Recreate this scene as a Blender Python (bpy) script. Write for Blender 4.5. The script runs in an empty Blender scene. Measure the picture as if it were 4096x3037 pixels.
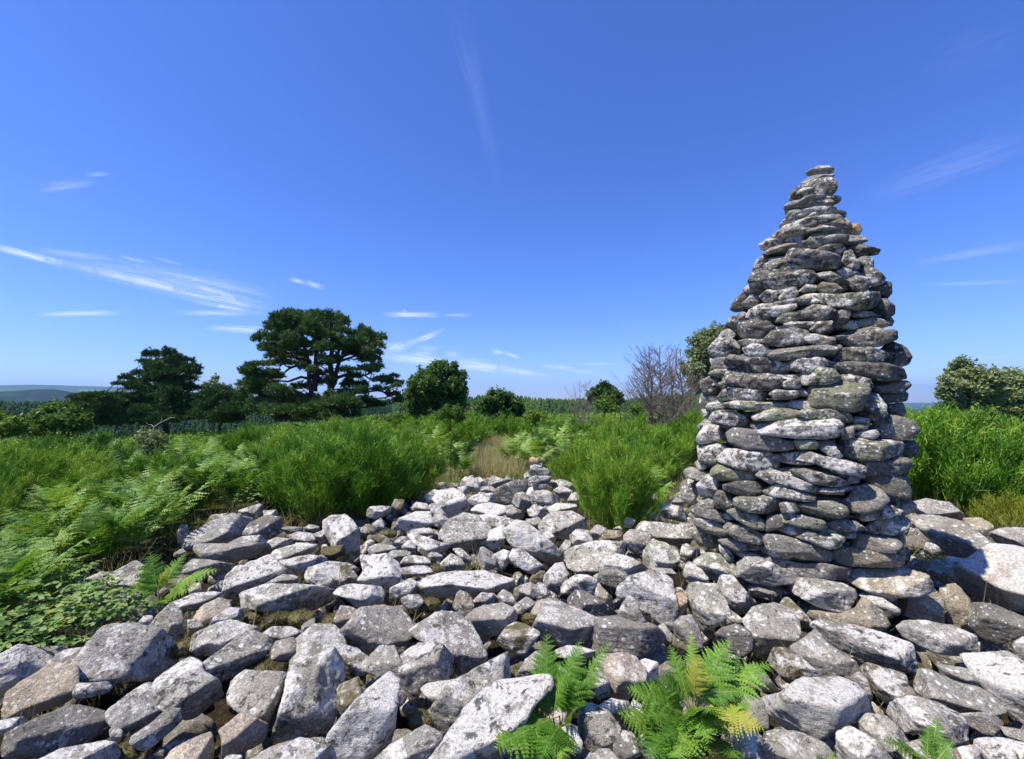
import bpy, bmesh, math, random
import numpy as np
from mathutils import Vector
R_ = math.radians
sc = bpy.context.scene
col = sc.collection
rng = np.random.default_rng(7)
random.seed(7)

# ---------------------------------------------------------------- stone outlines
# crop origin and scale (photo pixels), then one stone per line:  tint [top share] : x,y x,y ... | label; a dark stone in C stands in for a shaded gap
CROPS = {'A': (0, 2000, .6278), 'B': (1366, 2000, .6278), 'C': (2730, 2000, .6278), 'E': (1366, 1200, .6278),
         'F': (2730, 1300, .6278), 'G': (2730, 600, .4843)}
FIELD = {'A': '''
w: 0,1000 120,935 310,985 315,1040 230,1100 100,1180 -20,1225 -60,1100 | pale lichened stone cut off by the photo edge, above the dark long slab
n .8: 60,960 160,932 400,935 440,965 330,1060 300,985
n: 310,1045 420,965 560,945 590,1100 560,1150 470,1160 450,1060
w .8: 510,1060 590,890 680,810 880,815 1050,850 1140,890 1145,960 1070,1050 1000,1120 720,1130 560,1125 | big pale flat-topped boulder with a tan lower edge, below the bramble leaves
t .75: 15,1290 60,1230 310,1060 460,1075 470,1200 440,1270 240,1340 200,1375 100,1390 20,1350 | bare tan boulder resting on the dark long slab
d .8: -60,1540 250,1400 500,1290 610,1225 645,1240 640,1400 600,1480 400,1600 200,1650 0,1680 -60,1660 | long dark grey slab in the bottom corner without lichen
w: 470,1170 560,1170 690,1160 720,1180 660,1230 470,1270
w: 0,1410 100,1390 190,1385 140,1430 -10,1510 -60,1450
n .7: 690,1320 760,1250 940,1180 1010,1220 1020,1320 960,1420 850,1495 780,1480 700,1390 | rounded grey boulder leaning on a blotchy lichened one
w .7: 950,1190 1200,1010 1270,1050 1290,1110 1370,1160 1400,1230 1370,1310 1280,1370 1190,1385 1090,1335 1010,1320 1010,1210 | peaked boulder blotched dark and white, right of the big flat-topped one
w: 860,1500 960,1430 1060,1345 1180,1335 1190,1370 1100,1450 980,1560 930,1590 850,1540
p .7: 1390,1420 1450,1375 1560,1370 1680,1430 1685,1490 1640,1560 1560,1590 1430,1640 1430,1520
t .7: 1040,1650 1110,1590 1220,1530 1330,1490 1350,1570 1340,1680 1100,1700
w: 220,1680 400,1590 650,1545 720,1560 740,1680 500,1720
w .7: 1405,1170 1430,1100 1500,1075 1640,1110 1830,1120 1840,1250 1800,1400 1760,1460 1700,1430 1590,1370 1450,1270 | wide pale boulder joined under the tall rough pitted one
w .5: 1860,1100 2110,970 2170,1050 2176,1150 2160,1280 2130,1350 2080,1450 1960,1490 1850,1560 1790,1580 1750,1480 1790,1380 1830,1250 | tall rough boulder pitted with black and white lichen
w .7: 1210,930 1260,850 1400,790 1560,740 1620,780 1640,830 1540,880 1420,940 1300,1010 1230,1000
w .6: 1280,1070 1420,960 1560,850 1700,840 1790,850 1800,890 1700,960 1600,1080 1400,1140 1320,1110 | bright lichened wedge rising to the right above a mossy hollow
n: 1730,960 1760,910 1870,880 1880,920 1860,1050 1800,1060 1740,1010
n .8: 1870,1110 1865,1000 1900,890 2000,810 2100,800 2190,870 2190,980 2100,970 1960,1050
t .75: 1220,790 1270,690 1390,630 1450,650 1455,690 1370,740 1320,800 1240,805 | tan bare angular stone among grey ones
n: 1330,830 1370,750 1450,690 1540,700 1550,740 1430,800
w .5: 965,800 1010,740 1090,660 1140,700 1160,760 1160,900 1080,860 980,830
w: 1110,655 1240,600 1340,590 1430,600 1500,640 1450,650 1380,620 1270,690 1150,700
w .45: 1500,640 1560,590 1690,545 1880,545 2080,570 2125,590 2110,640 1980,700 1860,695 1750,715 1640,690 1510,680 | long low white-faced slab lying level across the rocks
w .6: 1440,590 1470,480 1540,400 1700,358 1780,430 1850,480 1870,510 1760,530 1640,560 1540,610 1470,610 | broad pale angular boulder behind the long level slab
n: 1660,555 1740,510 1840,460 1890,490 1870,530 1760,550
n .4: 1250,300 1290,285 1700,280 1720,330 1620,360 1420,395 1330,380 1260,330 | long flat slab lying on another near the bracken
n .4: 1170,420 1200,380 1330,385 1500,420 1490,460 1430,490 1300,470 1190,470
n .8: 1440,285 1550,235 1650,228 1700,245 1705,285 1480,292
n .75: 1190,290 1230,215 1360,140 1470,100 1600,130 1610,160 1530,240 1400,290 1220,300 | grey domed boulder with a mossy shoulder at the bracken edge
m .8: 1300,170 1350,100 1460,85 1490,110 1400,150 1310,190
w .5: 1490,80 1640,30 1672,40 1670,90 1600,125 1500,110
d .6: 1555,215 1600,150 1720,90 1780,120 1790,190 1740,240 1620,235
n: 1680,70 1760,65 1770,90 1690,120
w .3: 1130,220 1150,165 1190,165 1200,210 1190,290 1140,270 | small pale stone standing upright against the bracken
w .7: 680,540 720,470 850,400 920,400 900,470 880,560 780,600 700,600 | bright boulder half inside the bracken
w: 530,520 600,470 720,460 700,500 640,540 540,550
w: 420,610 520,560 640,545 670,570 620,610 500,625
p: 560,650 700,610 850,590 920,580 830,650 700,680 580,690
w: 870,800 930,725 970,745 970,800 900,815
n: 1330,580 1400,520 1470,490 1450,560 1440,590 1360,590
n .8: 1720,370 1760,320 1900,280 2000,290 2000,340 1900,360 1760,400
w .6: 1760,440 1800,380 1950,350 2070,370 2075,410 1960,460 1850,465
n .8: 1840,230 1900,205 2000,215 2010,255 1880,275
n: 1710,260 1750,240 1850,250 1870,275 1760,310 1720,310
n: 1800,180 1840,170 1920,175 1915,205 1830,215
m: 1925,165 1970,155 2030,170 2020,200 1960,210
w: 2000,220 2070,190 2090,260 2040,270
w .6: 1915,490 1960,440 2100,400 2190,410 2190,540 2100,570 1950,545
m: 2040,320 2110,300 2190,290 2190,350 2100,380
n: 1905,820 1950,780 2000,755 2000,800 1950,840
n .8: 1690,850 1740,810 1850,810 1940,850 1880,890 1760,880
n: 700,1470 730,1445 780,1470 770,1530 710,1540
w: 1540,1700 1750,1580 1900,1530 2060,1530 2120,1600 2120,1720 1600,1740
n: 1390,1690 1440,1625 1530,1630 1550,1690
n: 1200,860 1200,770 1240,760 1300,810 1270,840
n: 1110,340 1160,310 1180,330 1110,370
''', 'B': '''
w .5: -110,150 -50,110 20,110 60,140 105,200 100,260 110,330 40,400 0,390 -60,280 -105,200 | tall white-crusted boulder above the small mossy stones
n .6: 340,190 380,120 470,80 560,80 570,150 500,170 390,200
w .5: 165,60 200,35 300,45 320,90 230,115 170,110
m: 315,50 340,0 400,0 380,60 340,100
n: 200,150 250,120 275,150 260,190 215,200
w: 100,180 160,175 180,210 130,240
m: 190,230 240,215 330,260 340,295 260,290
n: 165,310 220,280 330,295 340,330 270,355 190,345
n: 290,360 330,320 430,315 435,345 380,385 320,385
n .8: 375,420 410,365 480,345 550,380 560,415 470,425
p .8: 370,440 480,420 570,425 580,460 500,485 380,490
w .6: 125,360 280,360 350,400 365,480 330,560 260,580 210,550 110,520 150,450 | pale double-lobed boulder left of the long cracked slab
w .7: 430,220 470,215 590,260 700,290 710,340 640,350 560,330 460,270 | thin tilted slab with a bright top edge
w .7: 650,200 700,130 780,90 860,110 930,180 930,250 880,290 840,325 780,320 700,280 660,240 | bright white lichened boulder in the middle of the heap
w: 915,270 950,200 1030,165 1050,220 1030,280 960,310
y .55: 1050,210 1120,140 1190,160 1290,240 1380,320 1395,370 1350,415 1230,350 1100,290 | long block tilting down to the right, squared and greenish white
w .8: 830,110 950,95 1060,120 1120,150 1050,210 960,190 890,160
n: 545,360 580,325 640,355 620,385 570,385
w: 640,400 700,345 760,380 780,430 700,450 640,440
w: 710,310 750,300 830,370 840,400 780,395
w: 870,370 890,310 930,305 980,360 980,430 900,445
w: 975,350 1030,320 1090,345 1080,400 1010,440 970,400
w: 1080,370 1100,320 1160,325 1240,390 1315,440 1290,480 1200,460 1120,420
w .6: 460,570 520,520 640,470 800,460 1000,450 1110,440 1135,470 1120,530 1060,580 940,580 840,620 720,600 600,630 480,610 | long grey slab with a cracked white front edge, in mid heap
w: 280,620 320,560 420,510 500,490 510,510 460,560 440,590 340,630
w .7: 0,560 60,540 240,555 260,590 250,640 150,680 90,670 30,620 -40,600
p .8: 0,680 90,690 140,720 80,790 0,830 -40,760
w: 365,620 430,605 510,605 515,650 480,690 420,690
n .7: 10,840 60,800 140,700 220,660 360,640 470,700 410,740 440,820 400,910 240,930 210,980 170,1000 60,940 | broad grey slab with spotted lichen beside the largest boulder
n .65: 410,740 480,700 560,700 660,730 740,740 810,800 850,880 885,960 870,1040 790,1090 720,1100 700,1000 620,930 500,880 440,820 | largest grey boulder in the centre front, sloping down to a dark right end
w .4: 350,960 440,920 540,910 640,940 700,1010 715,1080 700,1140 600,1165 520,1180 470,1270 420,1200 400,1110 380,1050 | boulder streaked with moss under the largest grey boulder
m .3: 715,620 740,580 800,600 830,640 840,690 800,760 750,720 715,680 | dark upright stone crusted with brown moss
w: 845,640 900,590 950,585 980,620 960,670 850,685
w: 985,620 1030,575 1080,600 1100,650 1060,680 1000,670
n: 1085,690 1150,640 1210,600 1230,660 1150,720 1110,730
n: 1125,630 1140,550 1200,530 1250,560 1230,620 1180,640
w: 1210,570 1260,530 1310,550 1335,600 1270,625 1220,640
w .6: 1285,500 1360,415 1430,400 1470,420 1465,470 1410,500 1400,570 1370,600 1300,560
n .3: 1410,500 1450,465 1540,475 1610,510 1630,570 1590,610 1470,600 1410,590
n .4: 810,760 860,700 920,680 1020,670 1080,700 1145,790 1040,850 970,850 880,920 830,830 | grey speckled block overhanging a black gap
m .4: 960,1020 990,920 1060,810 1130,780 1230,800 1240,860 1200,920 1160,970 1090,960 1020,990 | brown mossy boulder with white crust on its top
n .8: 1195,710 1220,660 1320,630 1440,640 1430,690 1350,660 1280,670 1260,740
n .6: 1235,830 1280,740 1300,645 1400,660 1530,720 1640,770 1630,810 1580,850 1560,900 1450,920 1330,900 | smooth grey peaked boulder behind the tall fern
d .3: 1450,590 1480,570 1560,590 1700,680 1755,730 1740,755 1640,750 1540,700 1450,660 | dark slab slanting down to the right over a gap
t: 1620,610 1640,520 1660,560 1720,620 1725,680 1650,650
w .8: 1445,340 1500,300 1640,270 1770,275 1820,330 1720,400 1620,460 1560,480 1470,420 | broad flat pinkish grey slab
w .6: 1600,430 1640,400 1750,350 1850,380 1940,440 1900,480 1810,470 1730,460 1680,500 1620,480
d .2: 1620,490 1700,440 1860,460 1870,520 1810,580 1750,560 1660,530
w .3: 1775,640 1790,560 1870,500 1960,465 2020,460 2090,520 2110,600 2120,700 2100,810 2030,780 1940,760 1890,700 1870,620 | big square white lichened boulder left of the tan pebble
w: 1750,760 1790,680 1830,615 1880,640 1900,720 1940,780 1800,790
d .25: 1560,930 1600,830 1650,760 1760,755 1860,790 1960,800 2030,860 2030,960 1990,990 1880,1000 1740,960 1640,975 1580,960 | large boulder with a bright rim and dark front face, above the ferns
n: 1950,470 2010,435 2100,440 2140,460 2100,490 2030,470
g .5: 1925,410 1940,330 1990,265 2060,280 2130,330 2176,370 2176,430 2050,430 1950,450
n .4: 1810,230 1850,190 1920,190 1990,240 1970,290 1910,345 1850,320 1810,270
n .7: 1820,150 1880,130 2000,140 2190,170 2230,290 2060,270 1960,200 1850,190 | long flat slab pointing at the foot of the tall cairn
p .5: 1890,100 1920,65 2040,85 2040,120 1950,140 1900,130 | pinkish stone just right of the lone broom bush
n .7: 1980,50 2060,25 2176,50 2200,140 2060,110 1990,70
n: 1460,230 1500,190 1570,200 1600,260 1560,290 1480,290
n: 1580,190 1630,160 1690,180 1690,210 1640,250 1590,240
m: 1650,250 1690,195 1780,200 1790,270 1650,270
w .7: 1265,160 1340,80 1460,80 1520,110 1560,190 1470,190 1430,250 1300,210 | broad white-spotted slab in front of the lone broom bush
w: 1290,70 1340,20 1480,30 1510,80 1420,85 1340,85
w: 1180,90 1230,25 1300,60 1290,120 1230,110
n: 1180,130 1250,110 1290,150 1240,190 1200,170
w: 1395,350 1390,310 1440,240 1465,260 1450,320 1410,370
w: 1280,210 1320,195 1360,240 1370,280 1300,240
w .65: 590,1400 600,1310 700,1180 900,1060 1090,960 1130,990 1110,1060 1060,1140 900,1240 800,1330 700,1470 640,1490 | long diagonal boulder propped beside the tall fern
w .6: 515,1200 560,1170 700,1150 820,1140 780,1170 700,1190 630,1300 560,1260
w .4: -60,1500 120,1280 330,1090 355,1180 330,1300 310,1450 270,1600 250,1690 0,1700 -60,1620 | steep triangular white-spotted boulder at the bottom edge
n .4: 170,1090 200,1000 270,930 330,940 380,1050 420,1200 430,1250 350,1300 340,1100 250,1130
m .6: -20,920 100,960 180,1020 170,1070 90,1130 30,1150 -30,1060 | stone with a bright cushion of yellow moss
m: -20,1190 100,1140 180,1130 200,1200 60,1350 -20,1400
w: 180,1700 330,1560 560,1425 610,1460 615,1540 560,1700
w .7: 560,1700 700,1500 820,1320 970,1190 1120,1170 1290,1150 1300,1250 1200,1300 1100,1500 950,1700 | broad tilted slab under the tall fern
p .6: 1640,1020 1690,960 1790,965 1850,1000 1925,1080 1920,1170 1880,1210 1790,1270 1720,1240 1700,1170 1640,1100 | smooth pinkish rounded boulder between the two fern clumps
w: 1370,960 1450,930 1560,940 1650,980 1640,1000 1500,1010 1390,1000
w: 1850,1010 1900,1000 2010,1040 2010,1120 1970,1170 1920,1130 1920,1080
m .5: 1500,1130 1560,1100 1640,1110 1700,1180 1690,1240 1630,1275 1540,1230 1490,1200
n: 1640,1320 1720,1270 1820,1290 1830,1340 1760,1400 1700,1410
n: 1840,1330 1860,1275 1910,1310 1920,1370 1880,1410 1850,1390
w .6: 1515,1330 1600,1310 1690,1350 1760,1450 1740,1520 1640,1570 1580,1600 1520,1500
w: 1410,1460 1480,1440 1530,1540 1520,1620 1450,1560
n: 2000,820 2050,790 2100,850 2100,910 2040,870
T .5: 2110,620 2150,595 2195,605 2200,700 2160,735 2125,700 | small bright orange tan pebble wedged between white boulders
n: 1540,1700 1600,1600 1700,1590 1800,1700
n: 1130,1110 1180,1020 1260,960 1370,1000 1330,1100 1240,1150 1150,1150
m: 0,400 40,410 100,490 90,540 20,560 -10,530
n: 580,90 640,95 700,140 650,180 590,160
n: 340,235 420,235 430,270 380,290 345,280
n: 385,300 430,255 470,300 480,330 400,320
n: 420,190 560,180 600,220 500,230
w: 1900,1560 2000,1480 2130,1500 2200,1600 2180,1720 1900,1720
d: 1740,1560 1800,1480 1900,1500 1900,1620 1760,1700
''', 'C': '''
g .6: 60,340 90,290 160,340 230,350 330,420 350,480 260,500 170,500 110,440 | grey green boulder at the left foot of the tall cairn
n: 0,470 40,400 90,410 160,500 150,525 60,530
n .4: 330,400 360,360 440,345 520,385 640,450 720,470 710,520 560,540 420,510 350,460
w .6: 205,530 260,490 320,490 380,560 440,640 430,700 350,715 290,640 240,580
w .6: 20,620 60,550 160,520 210,560 260,640 290,730 200,790 110,830 80,760 50,700 | boulder with a thick white lichen crust below the left foot of the cairn
d: 430,550 480,535 600,560 660,590 560,620 440,610
m: 560,640 600,615 680,630 770,720 830,790 800,840 740,830 720,760 650,680
n .6: 400,770 460,700 580,665 680,700 725,780 730,850 700,900 600,930 480,975 460,930 430,830 | big smooth grey boulder with a crack and moss streaks, above the fern
m: 270,800 300,700 380,760 380,780 300,790
d .4: 210,870 270,820 390,785 430,850 440,940 380,990 300,960 290,880
n .4: 700,520 740,500 900,520 1080,550 1105,590 1105,680 1070,720 960,700 860,670 720,590 | thick grey slab directly under the front of the tall cairn
w: 1105,570 1150,555 1280,620 1290,640 1370,690 1370,730 1300,740 1230,700 1210,660 1120,600
t .8: 820,740 850,700 1000,730 1110,690 1130,620 1220,690 1300,750 1300,790 1260,835 1120,820 960,790 850,820
t .75: 1050,450 1400,440 1560,470 1660,530 1660,590 1580,570 1500,600 1370,610 1340,640 1240,600 1160,550 1060,500 | tan ledge at the cairn foot lying half in its shadow
t .2: 1350,630 1370,600 1520,590 1600,570 1650,640 1650,790 1560,775 1450,740 1390,720 | dark banded block with a notched tan top
t .4: 1640,680 1650,550 1690,525 1760,560 1820,620 1820,760 1760,805 1690,790 1650,740
t: 1560,440 1610,380 1700,400 1800,430 1760,480 1730,530 1680,520 1600,500
n: 1640,370 1700,360 1830,380 1800,430 1720,400
P .7: 1730,500 1800,420 1960,310 2100,310 2300,350 2300,690 2176,690 2000,660 1820,600 1720,540 | huge smooth pinkish boulder at the right border
n .6: 1480,120 1580,110 1640,115 1780,150 1870,210 1950,280 1945,330 1860,375 1770,360 1680,320 1560,220 | streaked grey boulder half shaded by the cairn
n .7: 1400,40 1470,20 1560,0 1690,20 1760,80 1810,150 1740,140 1620,110 1500,110
t: 1790,120 1900,120 1970,160 1980,210 1940,260 1870,200 1810,150
n .6: 1980,210 2050,185 2176,185 2300,200 2300,320 2176,320 2080,310 1970,290
d .4: 1830,720 1840,670 1930,665 2100,690 2176,720 2250,760 2176,840 2020,910 1900,880 1830,790 | dark rounded boulder under the huge pinkish one
n .6: 1400,820 1440,780 1560,780 1720,810 1850,870 1850,950 1810,1020 1740,1010 1600,960 1440,880 | smooth oval boulder with one white patch
w .65: 860,810 920,785 1100,810 1300,850 1400,890 1560,1030 1560,1080 1440,1090 1300,1050 1080,980 930,900 | very long tapered boulder with white streaks below the cairn
w .6: 1810,1010 1840,960 1830,900 1880,890 2000,940 2176,1050 2300,1120 2300,1430 2160,1400 2000,1260 1880,1120 | long streaked boulder sloping off the right border
n: 2110,920 2176,870 2250,880 2250,1020 2140,1000
n .7: 710,930 760,850 860,850 930,930 1080,1030 1140,1130 1135,1200 1080,1200 960,1150 880,1130 760,1030 | smooth long boulder with a mossy upper edge
m .6: 525,990 580,945 650,950 740,1000 880,1130 850,1150 740,1180 660,1150 600,1080 | oval boulder with a brown moss band, beside the right fern
W .45: 465,1330 500,1270 640,1240 780,1160 960,1145 1080,1190 1140,1260 1160,1350 1170,1390 1000,1420 880,1500 760,1500 700,1450 560,1440 | very big block with a flat bright white top right of the fern
n .2: 1070,1140 1130,1100 1180,1160 1205,1240 1200,1290 1170,1300 1130,1200
m .6: 1140,1080 1190,1050 1260,1070 1340,1140 1450,1170 1480,1230 1380,1260 1320,1320 1240,1260 1200,1180
n .75: 1450,1110 1480,1080 1600,1100 1760,1170 1900,1200 1980,1270 2030,1340 1900,1360 1780,1350 1600,1290 1490,1200 | flat smooth oval slab on top of a darker block
d .2: 1740,1370 1900,1360 2030,1350 2030,1430 1970,1490 1890,1480 1800,1430
n: 1560,1040 1700,1060 1820,1080 1900,1150 1920,1210 1800,1180 1650,1110
w .6: 1310,1370 1350,1300 1470,1260 1600,1290 1740,1360 1800,1430 1870,1500 1820,1530 1700,1540 1580,1470 1420,1480 1350,1430 | mottled white and grey boulder above the small fern fronds
n .6: 1000,1430 1030,1420 1120,1480 1250,1560 1340,1690 1150,1720 980,1700 | pointed triangular grey stone at the bottom edge
n .8: 1080,1450 1180,1370 1300,1390 1380,1470 1430,1550 1300,1600 1150,1500
t: 1210,1290 1300,1370 1280,1385 1180,1380
n .6: 550,1500 620,1475 780,1500 880,1550 960,1620 990,1700 600,1720 540,1600
w: 1270,1080 1330,1080 1420,1120 1430,1170 1360,1175 1300,1130
n: 340,1460 400,1440 470,1500 500,1600 480,1690 380,1690 330,1560
d: 400,990 520,1100 600,1200 640,1240 560,1250 480,1200 430,1090
w .6: 1880,1540 2000,1520 2176,1560 2250,1600 2250,1740 1880,1740
p: 1740,1590 1880,1560 1890,1700 1720,1700
n: 2040,1450 2176,1470 2250,1500 2250,1590 2176,1560 2080,1520
n .3: 0,750 60,740 110,800 120,940 60,960 0,930 -40,880 -45,790
m: 270,740 310,710 380,750 340,780 275,775
n: 0,130 50,150 80,240 75,270 20,275 -30,260 -40,180
d: 0,290 60,275 85,300 60,340 20,395 -20,390
m: 880,1620 980,1650 1000,1720 860,1720
n: 1420,1560 1560,1530 1700,1580 1720,1700 1440,1720
''', 'E': '''
w .6: 1350,1160 1400,1145 1470,1170 1480,1220 1440,1225 1370,1180
w: 1355,1215 1400,1185 1470,1220 1450,1265 1390,1255
n .3: 1090,1290 1110,1240 1160,1225 1205,1270 1195,1320 1140,1330
d .2: 975,1250 1000,1200 1090,1160 1180,1140 1200,1150 1190,1210 1120,1240 1080,1300 1010,1305 980,1290 | dark faced upright slab just left of the small cairn
w: 940,1165 960,1120 1040,1150 1060,1165 1000,1190 950,1195
w .6: 750,1170 790,1130 850,1135 890,1200 870,1220 800,1210
w: 855,1140 880,1128 925,1170 915,1190 880,1190
w: 740,1195 790,1185 810,1220 790,1240 750,1215
w: 895,1190 960,1185 990,1210 960,1225 890,1220
w .5: 590,1270 640,1215 710,1200 770,1240 800,1310 790,1370 720,1390 650,1340 | leaning white boulder on the left shoulder of the mound
w .8: 800,1290 860,1230 970,1230 980,1280 940,1310 850,1320
W .8: 800,1350 830,1310 930,1290 1050,1320 1040,1350 960,1380 840,1380 | flat bright slab below the dark upright one
w: 530,1250 590,1210 640,1225 600,1270 560,1300
n: 440,1330 480,1290 540,1300 560,1340 480,1350
n: 560,1310 600,1290 650,1350 700,1400 640,1400 580,1360
w: 1440,1290 1470,1230 1510,1220 1520,1290 1470,1310
w: 1035,1140 1055,1120 1080,1140 1070,1160
w: 1460,1160 1480,1135 1495,1160
w: 1960,1290 1950,1200 1990,1230 2030,1280 1990,1310
n: 2100,1300 2130,1260 2176,1270 2176,1310
n: 1050,1320 1090,1310 1160,1370 1140,1400 1060,1390
w: 1780,1390 1830,1380 1870,1410 1840,1450 1780,1440
w: 1720,1460 1770,1440 1800,1470
w: 1175,1160 1160,1110 1190,1095 1205,1110 1205,1165
'''}
SMALL = {'E': '''
T: 1200,1010 1215,1000 1250,1015 1255,1035 1215,1045 1202,1030
p: 1200,1070 1215,1045 1275,1042 1272,1065 1220,1075
n: 1200,1090 1230,1068 1320,1070 1330,1110 1280,1120 1210,1115
w: 1200,1140 1240,1120 1330,1115 1355,1140 1300,1165 1210,1165
m: 1200,1185 1260,1170 1360,1165 1370,1190 1330,1205 1210,1200
w: 1185,1240 1200,1195 1270,1200 1330,1230 1390,1265 1340,1290 1240,1280
n: 1240,1290 1370,1285 1350,1305 1260,1308
'''}
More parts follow.
